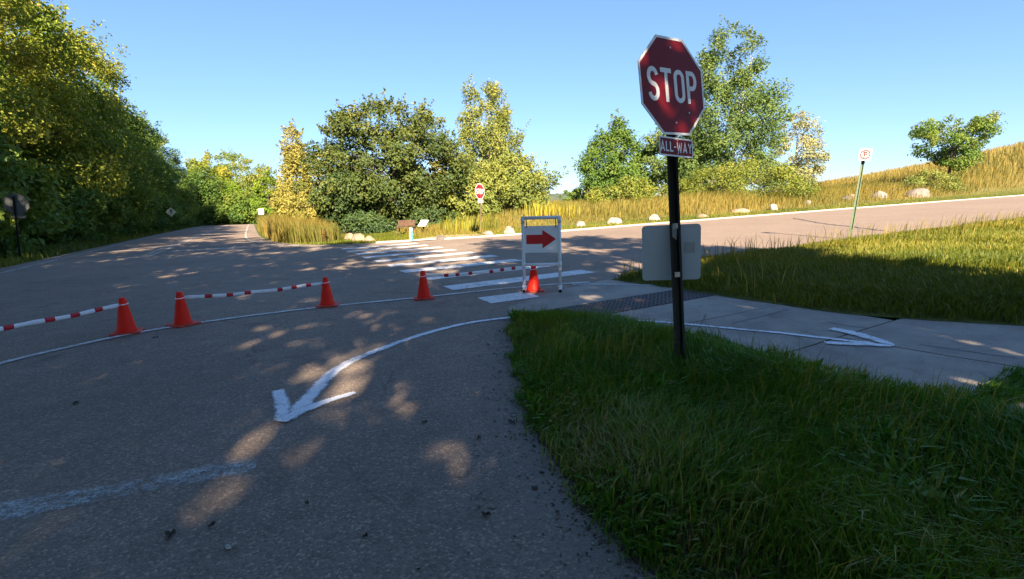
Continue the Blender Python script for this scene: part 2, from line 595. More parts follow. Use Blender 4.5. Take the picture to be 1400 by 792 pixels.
M['rock_dark'] = mottled('dark stone', (0.07, 0.06, 0.055), (0.14, 0.12, 0.105), 4, 0.9, 0.6, bdist=0.03)
M['hydrant'] = mottled('weathered orange paint', (0.07, 0.035, 0.012), (0.14, 0.06, 0.018), 9, 0.6, 0.1)
M['diamond'] = mottled('shaded yellow sheeting', (0.55, 0.50, 0.30), (0.62, 0.57, 0.36), 5, 0.5, 0.0)
M['far_wood'] = mottled('distant wooded hill', (0.045, 0.065, 0.04), (0.10, 0.115, 0.065), 0.06, 1.0, 0.0)
M['litter'] = leaf_mat('dry litter', [(0.0, (0.03, 0.022, 0.015)), (0.35, (0.09, 0.07, 0.05)), (0.7, (0.20, 0.165, 0.125)), (1.0, (0.36, 0.31, 0.25))], 0.1, 0.8)

rng = np.random.default_rng(7)
random.seed(7)


# ------------------------------------------------------------------ ground sheet
def make_ground():
    def axis(lo, hi, step, far):
        a = np.arange(lo, hi + 0.01, step)
        g = []
        d, st = 0.0, step
        while d < far:
            st *= 1.22
            d += st
            g.append(d)
        g = np.array(g)
        return np.concatenate([(lo - g)[::-1], a, hi + g])
    xs = axis(-70, 120, 1.5, 5000)
    ys = axis(-45, 150, 1.5, 5000)
    gx, gy = np.meshgrid(xs, ys)
    z = terrain(gx, gy)
    s = SX * gx + SY * gy
    m = -SY * gx + SX * gy
    tan = sstep(23.5, 27, m) * sstep(2, 12, s) * 0.9 + sstep(60, 110, np.hypot(gx, gy)) * 0.4
    tan = np.maximum(tan, 0.0)
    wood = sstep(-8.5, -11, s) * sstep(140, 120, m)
    nx, ny = len(xs), len(ys)
    v = np.stack([gx.ravel(), gy.ravel(), z.ravel()], 1)
    i = np.arange(nx * ny).reshape(ny, nx)
    q = np.stack([i[:-1, :-1].ravel(), i[:-1, 1:].ravel(), i[1:, 1:].ravel(), i[1:, :-1].ravel()], 1)
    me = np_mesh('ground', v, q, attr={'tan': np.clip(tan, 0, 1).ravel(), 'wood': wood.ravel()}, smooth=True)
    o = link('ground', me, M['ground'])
    o['kind'] = 'structure'
    return o


make_ground()


def densify(poly, step):
    out = []
    n = len(poly)
    for i in range(n):
        a, b = poly[i], poly[(i + 1) % n]
        L = math.hypot(b[0] - a[0], b[1] - a[1])
        k = max(1, int(L / step))
        for j in range(k):
            t = j / k
            out.append((a[0] + (b[0] - a[0]) * t, a[1] + (b[1] - a[1]) * t))
    return out


def smooth_poly(pts, it=2, closed=False):
    """Chaikin"""
    for _ in range(it):
        o = [] if closed else [pts[0]]
        n = len(pts)
        for i in range(n if closed else n - 1):
            a, b = pts[i], pts[(i + 1) % n]
            o.append((a[0] * .75 + b[0] * .25, a[1] * .75 + b[1] * .25))
            o.append((a[0] * .25 + b[0] * .75, a[1] * .25 + b[1] * .75))
        if not closed:
            o.append(pts[-1])
        pts = o
    return pts


def in_poly(poly, x, y):
    x = np.asarray(x)
    y = np.asarray(y)
    inside = np.zeros(x.shape, bool)
    n = len(poly)
    for i in range(n):
        x0, y0 = poly[i]
        x1, y1 = poly[(i + 1) % n]
        if y0 == y1:
            continue
        c = ((y0 > y) != (y1 > y)) & (x < (x1 - x0) * (y - y0) / (y1 - y0) + x0)
        inside ^= c
    return inside


def poly_dist(poly, x, y, closed=True):
    d = np.full(np.shape(x), 1e9)
    n = len(poly)
    for i in range(n if closed else n - 1):
        a = np.array(poly[i])
        b = np.array(poly[(i + 1) % n])
        ab = b - a
        L = max((ab ** 2).sum(), 1e-12)
        t = np.clip(((x - a[0]) * ab[0] + (y - a[1]) * ab[1]) / L, 0, 1)
        d = np.minimum(d, np.hypot(x - a[0] - t * ab[0], y - a[1] - t * ab[1]))
    return d


def sheet(name, poly, off, inner, mat, parent=None, attrs=None, zfun=None):
    """sheet with an exact outline draped over the terrain; inner = extra xy points"""
    n = len(poly)
    pts = [Vector(p) for p in poly]
    if inner is not None and len(inner):
        inner = np.asarray(inner)
        ins = in_poly(poly, inner[:, 0], inner[:, 1]) & (poly_dist(poly, inner[:, 0], inner[:, 1]) > 0.04)
        pts += [Vector((float(a), float(b))) for a, b in inner[ins]]
    vo, eo, fo, _, _, _ = delaunay_2d_cdt(pts, [(i, (i + 1) % n) for i in range(n)], [], 1, 1e-5)
    xy = np.array([(p.x, p.y) for p in vo])
    z = terrain(xy[:, 0], xy[:, 1]) + off
    if zfun is not None:
        z = z + zfun(xy[:, 0], xy[:, 1])
    v = np.c_[xy, z]
    tris = np.array([f for f in fo if len(f) == 3])
    a, b, c = v[tris[:, 0]], v[tris[:, 1]], v[tris[:, 2]]
    nz = (b[:, 0] - a[:, 0]) * (c[:, 1] - a[:, 1]) - (b[:, 1] - a[:, 1]) * (c[:, 0] - a[:, 0])
    tris[nz < 0] = tris[nz < 0][:, ::-1]
    at_ = {k: f(xy[:, 0], xy[:, 1]) for k, f in (attrs or {}).items()}
    me = np_mesh(name, v, None, tris, at_, smooth=True)
    return link(name, me, mat, parent)


def grid_pts(x0, x1, y0, y1, step):
    gx, gy = np.meshgrid(np.arange(x0, x1, step), np.arange(y0, y1, step))
    p = np.c_[gx.ravel(), gy.ravel()]
    return p + rng.uniform(-0.2, 0.2, p.shape) * step


# outlines in (s, m)
ISLAND_W = [(2.95, 5.75), (2.42, 4.75), (1.97, 3.80), (1.51, 2.67), (1.31, 1.82), (1.25, 1.24), (1.30, -2), (1.4, -8), (1.6, -40)]
PATH_NEAR = [(3.05, 5.62), (3.45, 5.30), (3.72, 4.80), (3.93, 3.90), (3.95, 2.9), (3.96, 1.9), (4.12, 1.52)]
PATH_FAR = [(5.74, 7.22), (5.82, 6.2), (5.90, 5.2), (5.98, 4.1), (6.02, 3.4), (6.35, 2.7), (6.80, 2.0), (7.3, 1.0), (7.6, 0.0), (7.8, -6), (7.8, -40)]
VERGE_N = [(5.60, 7.22), (6.2, 7.30), (7.4, 7.75), (9.0, 8.05), (14, 8.15), (26, 8.05), (60, 8.0), (120, 8.0)]
FAR_KERB = [(-0.55, 120), (-0.55, 70), (-0.6, 45), (-0.45, 38), (-0.15, 33.5), (0.6, 28.8), (1.6, 25.8), (3.0, 24.0), (5.0, 22.9), (7.7, 21.9), (10.8, 21.1), (15, 21.05), (27, 21.3), (42, 21.2), (66, 20.9), (120, 20.9)]
# the driven edge at the bend runs a little outside the painted edge line
FAR_EDGE = [(0.3, 120), (0.35, 70), (0.35, 45), (0.5, 38), (0.8, 33.5), (1.3, 29.2), (2.0, 26.2), (3.2, 24.3), (5.0, 23.2), (7.7, 22.2), (10.8, 21.35), (15, 21.3), (27, 21.5), (42, 21.4), (66, 21.1), (120, 21.1)]
LEFT_EDGE = [(-5.6, -60), (-5.7, -12), (-6.3, 0), (-7.1, 12), (-7.3, 21.6), (-7.4, 26), (-7.7, 40), (-8.0, 55), (-8.2, 75), (-8.4, 120)]


def xyl(l):
    return [XY(*p) for p in l]


def jag(pts, step, amp, seed):
    """break a drawn edge up so it is not ruler straight"""
    out = []
    r = random.Random(seed)
    for i in range(len(pts) - 1):
        a, b = pts[i], pts[i + 1]
        L = math.hypot(b[0] - a[0], b[1] - a[1])
        k = max(1, min(400, int(L / step)))
        nx, ny = -(b[1] - a[1]) / L, (b[0] - a[0]) / L
        for j in range(k):
            t = j / k
            x, y = a[0] + (b[0] - a[0]) * t, a[1] + (b[1] - a[1]) * t
            w = amp * (noise.noise((x * 1.7, y * 1.7, seed)) + 0.7 * noise.noise((x * 5.3, y * 5.3, seed + 3)))
            out.append((x + nx * w, y + ny * w))
    out.append(pts[-1])
    return out


island_w = jag(smooth_poly(xyl(ISLAND_W), 2), 0.06, 0.13, 1)
path_near = jag(smooth_poly(xyl(PATH_NEAR), 2), 0.12, 0.05, 2)
path_far = jag(smooth_poly(xyl(PATH_FAR), 2), 0.15, 0.06, 3)
verge_n = jag(smooth_poly(xyl(VERGE_N), 2), 0.3, 0.07, 4)
far_edge = smooth_poly(xyl(FAR_EDGE), 2)
left_edge = jag(smooth_poly(xyl(LEFT_EDGE), 1), 0.8, 0.10, 5)

# ------------------------------------------------------------------ asphalt: main road, junction and side road, one sheet
asp = list(left_edge) + list(far_edge)
asp += [XY(120, 6.5), XY(26, 6.6), XY(9, 6.6), XY(7.0, 6.5), XY(6.2, 6.8), XY(5.76, 7.30)]
asp += [XY(5.2, 7.16), XY(4.6, 6.98), XY(3.9, 6.70), XY(3.30, 6.32), XY(3.0, 5.9), XY(2.98, 5.5)]
asp += [XY(3.0, 4.5), XY(2.6, 3.2), XY(2.2, 1.5), XY(2.2, -8), XY(2.2, -60)]
inner = np.concatenate([grid_pts(-8, 3, 0.6, 9, 0.16), grid_pts(-30, 30, 0.6, 40, 0.9), grid_pts(-70, 90, -30, 110, 3.5)])


def a_dirt(x, y):
    d1 = poly_dist(island_w[:150:3], x, y, False)
    d2 = poly_dist([XY(*p) for p in VERGE_N], x, y, False)
    d3 = poly_dist([XY(*p) for p in FAR_EDGE], x, y, False)
    d4 = poly_dist([XY(*p) for p in LEFT_EDGE], x, y, False)
    return np.maximum.reduce([np.clip(0.95 - d1 / 0.6, 0, 1), np.clip(0.8 - d2 / 0.5, 0, 1), np.clip(0.85 - d3 / 0.5, 0, 1), np.clip(0.8 - d4 / 0.5, 0, 1)])


def a_old(x, y):
    s = SX * x + SY * y
    m = -SY * x + SX * y
    return np.clip(0.18 + 0.82 * sstep(4.5, 11, s) * sstep(7, 9, m) + 0.55 * sstep(25, 40, m) * sstep(6, 0, s), 0, 1)


road = sheet('road', asp, 0.02, inner, M['asphalt'], attrs={'dirt': a_dirt, 'old': a_old})
road['kind'] = 'structure'
ROAD_Z = 0.02


def strip_poly(pts, w):
    """ribbon polygon around a centre line; w = width per point or constant"""
    n = len(pts)
    if not hasattr(w, '__len__'):
        w = [w] * n
    L, Rr = [], []
    for i in range(n):
        a = pts[max(i - 1, 0)]
        b = pts[min(i + 1, n - 1)]
        d = math.hypot(b[0] - a[0], b[1] - a[1])
        nx, ny = -(b[1] - a[1]) / d, (b[0] - a[0]) / d
        L.append((pts[i][0] + nx * w[i] / 2, pts[i][1] + ny * w[i] / 2))
        Rr.append((pts[i][0] - nx * w[i] / 2, pts[i][1] - ny * w[i] / 2))
    return L + Rr[::-1]


def ribbon(name, pts, w, off, mat, parent, segs=3):
    """painted ribbon as a quad strip draped over the ground, with an edge attribute"""
    n = len(pts)
    if not hasattr(w, '__len__'):
        w = [w] * n
    v, e = [], []
    k = 5
    for i in range(n):
        a = pts[max(i - 1, 0)]
        b = pts[min(i + 1, n - 1)]
        d = math.hypot(b[0] - a[0], b[1] - a[1])
        nx, ny = -(b[1] - a[1]) / d, (b[0] - a[0]) / d
        for j in range(k):
            t = j / (k - 1) - 0.5
            x, y = pts[i][0] + nx * w[i] * t, pts[i][1] + ny * w[i] * t
            v.append((x, y, tz(x, y) + off))
            e.append((abs(t) * 2) ** 4)
    q = []
    for i in range(n - 1):
        for j in range(k - 1):
            q.append((i * k + j, i * k + j + 1, (i + 1) * k + j + 1, (i + 1) * k + j))
    q = np.array(q)
    v = np.array(v)
    a, b, c = v[q[0, 0]], v[q[0, 1]], v[q[0, 2]]
    if (b[0] - a[0]) * (c[1] - a[1]) - (b[1] - a[1]) * (c[0] - a[0]) < 0:
        q = q[:, ::-1].copy()
    me = np_mesh(name, v, q, attr={'edge': e})
    return link(name, me, mat, parent)


# crosswalk bars across the side road
for k in range(10):
    m0 = 6.95 + 1.545 * k
    s0, s1 = 3.1, 6.2
    jig = random.uniform(-0.06, 0.06)
    if k == 0:
        s1 = 3.95
    pl = [XY(s0 + jig + (s1 - s0) * t / 8, m0 - 0.03 * t / 8) for t in range(9)]
    ribbon('crosswalk_bar', pl, 0.56, ROAD_Z + 0.006, M['paint'], road)

# long thin white line the cones stand on
LINE = [(-2.9, 5.6), (-2.72, 6.2), (-2.44, 6.84), (-2.08, 7.20), (-1.59, 7.62), (-0.96, 7.90), (-0.08, 8.07), (0.95, 8.12), (2.52, 7.86), (4.01, 7.71), (4.82, 7.45), (5.3, 7.24)]
ribbon('white_line', smooth_poly(xyl(LINE), 3), 0.095, ROAD_Z + 0.012, M['line'], road)
# edge line of the main road round the far corner, left edge line, double centre line
ribbon('edge_line', smooth_poly(xyl([(-0.55, 115), (-0.6, 58), (-0.52, 42), (-0.35, 36), (0.0, 32.5), (0.75, 28.2), (1.6, 25.8), (3.0, 24.0)]), 2), 0.13, ROAD_Z + 0.006, M['faded'], road)
ribbon('edge_line', smooth_poly(xyl([(-6.6, 19), (-6.75, 26), (-7.2, 42), (-7.6, 60), (-7.9, 110)]), 2), 0.11, ROAD_Z + 0.006, M['faded'], road)
for off in (-0.14, 0.14):
    ribbon('centre_line', [XY(-3.75 + off - 0.004 * m, m) for m in range(24, 112, 4)], 0.10, ROAD_Z + 0.006, M['faded'], road)
# stop line of the far approach
ribbon('stop_line', [XY(-3.3 + 0.4 * i, 26.8) for i in range(8)], 0.45, ROAD_Z + 0.006, M['faded'], road)
# worn stop bar in front of the camera
ribbon('worn_stop_bar', smooth_poly([tuple(ground_px(*p, ROAD_Z)[:2]) for p in [(-150, 722), (0, 700), (90, 685), (180, 668), (260, 652), (350, 637)]], 1), 0.29, ROAD_Z + 0.006, M['worn'], road)
# crack sealed with tar across the side road
crk = [ground_px(*p) for p in [(1085, 299), (1110, 304), (1135, 308), (1165, 311), (1185, 314), (1212, 317)]]
crk = [(p.x, p.y) for p in crk]
M['tar'] = mottled('tar', (0.02, 0.019, 0.018), (0.04, 0.037, 0.035), 9, 0.5, 0.1)
ribbon('tar_seam', jag(crk, 0.25, 0.10, 9), 0.10, ROAD_Z + 0.008, M['tar'], road)


# sprayed arrows: one sheet each from a traced outline on the ground
def arrow_sheet(name, shaft_px, widths, head, off, parent):
    sh = smooth_poly([tuple(ground_px(*p, off)[:2]) for p in shaft_px], 2)
    ws = np.interp(np.linspace(0, 1, len(sh)), np.linspace(0, 1, len(widths)), widths)
    a = ribbon(name, sh, list(ws), off, M['spray'], parent)
    for hp, hw in head:
        hpts = smooth_poly([tuple(ground_px(*p, off)[:2]) for p in hp], 1)
        hws = list(np.interp(np.linspace(0, 1, len(hpts)), np.linspace(0, 1, len(hw)), hw))
        ribbon('arrow_head_stroke', hpts, hws, off + 0.004, M['spray'], a)
    return a


arrow_sheet('painted_arrow', [(712, 433), (690, 434.5), (640, 441), (590, 453), (550, 466), (513, 480), (478, 494), (455, 508), (436, 527), (421, 545), (404, 562)],
            [0.10, 0.105, 0.11, 0.125, 0.14, 0.15, 0.155, 0.16],
            [([(380, 534), (386, 553), (387, 574)], [0.12, 0.12, 0.13, 0.13]), ([(384, 577), (402, 566), (440, 551), (486, 537)], [0.12, 0.17, 0.14, 0.12, 0.10, 0.08])], ROAD_Z + 0.008, road)

# ------------------------------------------------------------------ concrete ramp and path, one slab at a time
path_root = empty('footpath', (0, 0, 0))
path_root['kind'] = 'structure'
PATH_Z = 0.028


def slab(poly_sm, name='slab', mat=None, inset=0.012, off=PATH_Z):
    poly = xyl(poly_sm)
    c = np.mean(poly, 0)
    bm = bmesh.new()
    top, bot = [], []
    dense = densify(poly, 0.4)
    for x, y in dense:
        d = math.hypot(x - c[0], y - c[1])
        x, y = x + (c[0] - x) / d * inset, y + (c[1] - y) / d * inset
        z = tz(x, y) + off
        top.append(bm.verts.new((x, y, z)))
        bot.append(bm.verts.new((x, y, z - 0.1)))
    cv = bm.verts.new((c[0], c[1], tz(*c) + off))
    n = len(top)
    for i in range(n):
        j = (i + 1) % n
        bm.faces.new((top[i], top[j], cv))
        bm.faces.new((bot[i], bot[j], top[j], top[i]))
    bmesh.ops.recalc_face_normals(bm, faces=bm.faces)
    me = bpy.data.meshes.new(name)
    bm.to_mesh(me)
    bm.free()
    return link(name, me, mat or M['concrete'], path_root)


slab([(3.10, 6.22), (3.92, 6.69), (4.62, 6.97), (5.2, 7.15), (5.85, 7.32), (6.0, 5.72), (3.3, 5.72), (2.9, 5.6)])         # ramp apron
slab([(3.2, 5.0), (6.05, 5.0), (6.1, 4.05), (3.4, 4.05)])
slab([(3.4, 4.05), (6.1, 4.05), (6.15, 2.82), (3.5, 2.72)])
slab([(3.5, 2.72), (5.05, 2.775), (5.16, 1.98), (5.25, 1.5), (4.05, 1.42), (3.6, 1.4)])
slab([(5.05, 2.775), (6.5, 2.83), (7.6, 2.83), (8.2, 1.0), (5.4, 0.9), (5.25, 1.5), (5.16, 1.98)])
slab([(3.3, 1.30), (4.0, 1.34), (5.1, 1.12), (5.25, 0.85), (5.25, -2.2), (3.3, -2.2)])
slab([(5.28, 0.80), (8.2, 0.85), (8.2, -2.2), (5.28, -2.2)])
slab([(3.3, -2.25), (8.2, -2.25), (8.2, -12), (3.3, -12)])
# short cracks
for pts in ([(957, 448), (962, 437), (965, 430)], [(1002, 443), (1030, 436), (1060, 428), (1078, 424)], [(1130, 441), (1160, 446), (1185, 449)], [(1258, 471), (1300, 477), (1340, 483), (1390, 490)]):
    ribbon('crack', jag([tuple(ground_px(*p, PATH_Z)[:2]) for p in pts], 0.06, 0.02, 11), 0.014, PATH_Z + 0.003, M['tar'], path_root)

# tactile paving strip: iron plates with raised domes
def dome_plate(s0, s1):
    root_c = XY((s0 + s1) / 2, 5.36)
    z0 = tz(*root_c)
    mb = MB()
    pl = [XY(s0 + .004, 5.02), XY(s1 - .004, 5.02), XY(s1 - .004, 5.70), XY(s0 + .004, 5.70)]
    vs = [(x, y, tz(x, y) + PATH_Z - 0.08) for x, y in pl] + [(x, y, tz(x, y) + PATH_Z + 0.001) for x, y in pl]
    mb.add(vs, [(3, 2, 1, 0), (4, 5, 6, 7), (0, 1, 5, 4), (1, 2, 6, 5), (2, 3, 7, 6), (3, 0, 4, 7)])
    plate = mb.build('tactile_plate', M['tactile'], path_root)
    d = MB()
    n = 8
    for i in range(n):
        for j in range(9):
            s = s0 + (i + 0.5) * (s1 - s0) / n
            m = 5.055 + j * 0.0765
            x, y = XY(s, m)
            z = tz(x, y) + PATH_Z
            k = 8
            a = [(x + 0.026 * math.cos(6.283 * q / k), y + 0.026 * math.sin(6.283 * q / k), z) for q in range(k)]
            b = [(x + 0.014 * math.cos(6.283 * q / k), y + 0.014 * math.sin(6.283 * q / k), z + 0.010) for q in range(k)]
            d.add(a + b, [(q, (q + 1) % k, k + (q + 1) % k, k + q) for q in range(k)] + [tuple(range(k, 2 * k))])
    dm = d.build('dome_grid', M['tactile'], plate)
    dm['kind'] = 'stuff'


for i in range(4):
    dome_plate(3.60 + 0.6 * i, 4.20 + 0.6 * i)

# white line continuing on the concrete, and the second sprayed arrow
ribbon('white_line', smooth_poly([tuple(ground_px(*p, PATH_Z)[:2]) for p in [(782, 389), (830, 389), (870, 389.6), (905, 391)]], 2), 0.075, PATH_Z + 0.006, M['line'], path_root)
arrow_sheet('painted_arrow', [(800, 432), (830, 436), (880, 438.5), (920, 441), (1000, 449), (1060, 454), (1110, 460), (1150, 464.5), (1190, 469)],
            [0.085, 0.085, 0.085, 0.085, 0.085, 0.095, 0.11],
            [([(1222, 473), (1190, 462), (1165, 455), (1136, 449.5)], [0.05, 0.17, 0.18, 0.17, 0.14]), ([(1222, 473), (1190, 471), (1160, 470), (1128, 469)], [0.05, 0.14, 0.14, 0.13, 0.10])], PATH_Z + 0.008, path_root)

# pale kerb along the far side of the junction
kerb = MB()
kp = smooth_poly(xyl(FAR_EDGE[8:]), 2)
kpl = strip_poly(kp, 0.42)
nk = len(kp)
vs = []
for i in range(nk):
    for (x, y), dz in ((kpl[i], 0.02), (kpl[i], 0.075), (kpl[2 * nk - 1 - i], 0.075), (kpl[2 * nk - 1 - i], -0.02)):
        vs.append((x, y, tz(x, y) + dz))
fs = []
for i in range(nk - 1):
    for j in range(3):
        fs.append((i * 4 + j, i * 4 + j + 1, (i + 1) * 4 + j + 1, (i + 1) * 4 + j))
kerb.add(vs, fs)
ko = kerb.build('kerb', M['kerb'])
ko['kind'] = 'structure'
# gravel spur leading to the bench
gp = [tuple(ground_px(*p)[:2]) for p in [(545, 333), (600, 328.5), (625, 327), (668, 321), (640, 321.5), (595, 324)]]
gv = sheet('path', smooth_poly(gp, 1, True), 0.05, None, M['gravel'])
gv['kind'] = 'structure'

# ------------------------------------------------------------------ grass verges (soil mound) with exact edges
isl = list(island_w) + [XY(4.2, -40), XY(4.2, -12), XY(4.1, -2), XY(4.12, 1.50)] + list(path_near[::-1])
isl_e = densify(isl, 0.3)


isl_c = smooth_poly(xyl(ISLAND_W), 1) + xyl([(4.2, -40), (4.1, -2), (4.12, 1.5)]) + smooth_poly(xyl(PATH_NEAR), 1)[::-1]
vn_c = smooth_poly(xyl(VERGE_N), 1) + xyl([(120, -40)]) + smooth_poly(xyl(PATH_FAR), 1)[::-1]


def isl_z(x, y):
    return 0.07 * np.clip(poly_dist(isl_c, x, y) / 0.5, 0, 1)


ve = sheet('grass_verge', isl, 0.024, grid_pts(-1, 8, -10, 8, 0.25), M['soil'], zfun=isl_z)
ve['kind'] = 'structure'
vn_poly = list(verge_n) + [XY(120, -40)] + list(path_far[::-1])


def vn_z(x, y):
    return 0.08 * np.clip(poly_dist(vn_c, x, y) / 0.8, 0, 1)


vn = sheet('grass_verge', vn_poly, 0.03, np.concatenate([grid_pts(1, 30, -15, 30, 0.6), grid_pts(0, 110, -30, 70, 4.0)]), M['ground'], zfun=vn_z, attrs={'tan': lambda x, y: np.full(len(x), 0.25), 'wood': lambda x, y: np.zeros(len(x))})
vn['kind'] = 'structure'


# ------------------------------------------------------------------ grass blades
def sample_poly(poly, n, dens=None):
    p = np.array(poly)
    lo, hi = p.min(0), p.max(0)
    out = []
    tot = 0
    for _ in range(400):
        q = rng.uniform(lo, hi, (n * 2, 2))
        q = q[in_poly(poly, q[:, 0], q[:, 1])]
        if dens is not None and len(q):
            q = q[rng.uniform(0, 1, len(q)) < dens(q[:, 0], q[:, 1])]
        out.append(q)
        tot += len(q)
        if tot >= n:
            break
    return np.concatenate(out)[:n]


def vnoise(x, y, sc, seed=0):
    """cheap smooth noise 0..1"""
    v = np.zeros_like(x)
    r = np.random.default_rng(seed)
    for i in range(6):
        a = r.uniform(0, 6.28)
        f = sc * r.uniform(0.6, 1.8)
        v += np.sin((x * math.cos(a) + y * math.sin(a)) * f + r.uniform(0, 6.28))
    return 0.5 + v / 8.0


def blades(name, pos, h0, h1, w, mat, bend=0.5, zoff=0.0, zfun=None, hue_seed=1, clump=6.0, tan_bias=0.0, parent=None, hmul=None, hue_fn=None):
    n = len(pos)
    x, y = pos[:, 0], pos[:, 1]
    z = terrain(x, y) + zoff
    if zfun is not None:
        z = z + zfun(x, y)
    hn = vnoise(x, y, clump, hue_seed)
    h = (h0 + (h1 - h0) * rng.beta(2, 2.5, n)) * (0.65 + 0.7 * hn)
    if hmul is not None:
        h = h * hmul(x, y)
    a = rng.uniform(0, 2 * np.pi, n)
    # lean direction with some flow
    la = a * 0.6 + 6 * vnoise(x, y, clump * 0.35, hue_seed + 5)
    lean = h * bend * rng.uniform(0.1, 1.1, n)
    lx, ly = np.cos(la) * lean, np.sin(la) * lean
    wx, wy = -np.sin(a) * w / 2, np.cos(a) * w / 2
    ww = rng.uniform(0.6, 1.4, n)
    wx, wy = wx * ww, wy * ww
    P = np.zeros((n, 5, 3))
    P[:, 0] = np.c_[x - wx, y - wy, z - 0.01]
    P[:, 1] = np.c_[x + wx, y + wy, z - 0.01]
    mx, my, mz = x + lx * 0.3, y + ly * 0.3, z + h * 0.6
    P[:, 2] = np.c_[mx + wx * 0.8, my + wy * 0.8, mz]
    P[:, 3] = np.c_[mx - wx * 0.8, my - wy * 0.8, mz]
    drop = np.clip(lean / h, 0, 1) ** 2 * 0.35
    P[:, 4] = np.c_[x + lx, y + ly, z + h * (1 - drop)]
    i = np.arange(n)[:, None] * 5
    q = i + np.array([[0, 1, 2, 3]])
    t = i + np.array([[3, 2, 4]])
    hue = np.clip(0.55 * rng.beta(2, 2, n) + 0.55 * vnoise(x, y, clump * 0.5, hue_seed + 9) - 0.05 + tan_bias + (rng.uniform(0, 1, n) > 0.95) * 0.4, 0, 1)
    if hue_fn is not None:
        hue = np.clip(hue + hue_fn(x, y), 0, 1)
    me = np_mesh(name, P.reshape(-1, 3), q, t, {'hue': np.repeat(hue, 5)})
    o = link(name, me, mat, parent)
    if parent is None:
        o['kind'] = 'stuff'
    return o


def cam_d(x, y):
    return np.hypot(x, y)


isl_v = smooth_poly(xyl(ISLAND_W[:6] + [(1.28, -3.0)]), 1) + xyl([(4.1, -3.0), (4.12, 1.5)]) + smooth_poly(xyl(PATH_NEAR), 1)[::-1]
vn_v = smooth_poly(xyl(VERGE_N[:6] + [(45, 8.0)]), 1) + xyl([(45, -4), (30, -8), (7.8, -8)]) + smooth_poly(xyl(PATH_FAR[:10]), 1)[::-1]
isl_e = isl_v
pos = sample_poly(isl_v, 62000, lambda x, y: np.where(y > 0.2, np.clip(3.2 / (cam_d(x, y) + 0.5), 0.02, 1), 0.004) * np.clip(poly_dist(isl_e, x, y) / 0.2 + 0.45, 0, 1))


def isl_h(x, y):
    return 0.5 + 0.5 * np.clip(poly_dist(isl_e, x, y) / 0.45, 0, 1)


g = blades('grass', pos, 0.06, 0.20, 0.0075, M['grass_lush'], 0.85, 0.024, isl_z, 3, 5.0, hmul=isl_h, hue_fn=lambda x, y: 0.4 * np.clip(1 - poly_dist(isl_e[:14], x, y, False) / 0.7, 0, 1) * rng.uniform(0, 1, len(x)) + 0.5 * np.clip(vnoise(x, y, 2.2, 91) - 0.62, 0, 1))
tag(g, 'long dark green grass round the stop sign post', 'grass')
# ragged tufts hanging over the broken asphalt edge and the path edge
ea = np.concatenate([np.array([p for p in island_w if 0.9 < p[1] < 7]), np.array(path_near)])
pos = ea[rng.integers(0, len(ea), 9000)] + rng.normal(0, 0.045, (9000, 2)) + np.array([SX, SY]) * 0.075
pos = pos[vnoise(pos[:, 0], pos[:, 1], 9.0, 17) > 0.36]
g = blades('edge_grass', pos, 0.03, 0.13, 0.008, M['grass_lush'], 1.1, 0.022, None, 19, 6.0, 0.1)
tag(g, 'ragged short grass creeping over the asphalt edge', 'grass')
pos = sample_poly(isl_v, 16000, lambda x, y: np.where(y > 0.2, np.clip(3.2 / (cam_d(x, y) + 0.5), 0.02, 1), 0.004))
g = blades('thatch', pos, 0.03, 0.10, 0.007, M['grass_tan'], 1.3, 0.024, isl_z, 8, 5.0, 0.1)
tag(g, 'dead straw and thatch between the green blades round the sign post', 'thatch')
pos = sample_poly(isl_v, 9000, lambda x, y: np.where(y > 0.2, np.clip(3.2 / (cam_d(x, y) + 0.5), 0.02, 1), 0.004) * (vnoise(x, y, 3.0, 77) > 0.5))
g = blades('weeds', pos, 0.05, 0.14, 0.028, M['grass_lush'], 0.9, 0.024, isl_z, 9, 5.0, 0.12)
tag(g, 'broad leaved weeds scattered through the lawn round the sign post', 'weeds')
pos = sample_poly(isl_v, 2200, lambda x, y: np.where((y > 0.2) & (y < 8), 1.0, 0.01) * np.clip(poly_dist(isl_e, x, y) / 0.3, 0, 1))
g = blades('seed_grass', pos, 0.18, 0.36, 0.004, M['grass_verge'], 0.9, 0.03, isl_z, 13, 5.0, 0.2)
tag(g, 'dry grass stems standing above the shaded lawn', 'grass')

pos = sample_poly(vn_v, 75000, lambda x, y: np.where((y > 0.1) & (x < y * 1.25 + 2), np.clip(7.0 / (cam_d(x, y) + 0.5), 0.03, 1), 0.003) ** 1.4 * np.clip(poly_dist(vn_v, x, y) / 0.2 + 0.1, 0, 1))
g = blades('grass', pos, 0.06, 0.17, 0.014, M['grass_verge'], 0.7, 0.03, vn_z, 21, 2.2)
tag(g, 'half sunlit verge grass between the concrete path and the side road', 'grass')
pos = sample_poly(vn_v, 1500, lambda x, y: np.where((y > 4) & (y < 26), 1.0, 0.0) * np.clip(1 - poly_dist(vn_v[:14], x, y, False) / 3.5, 0, 1))
g = blades('seed_grass', pos, 0.3, 0.55, 0.012, M['grass_tan'], 0.4, 0.03, vn_z, 23, 2.2, -0.1)
tag(g, 'seeding stems along the side road edge of the verge', 'grass')

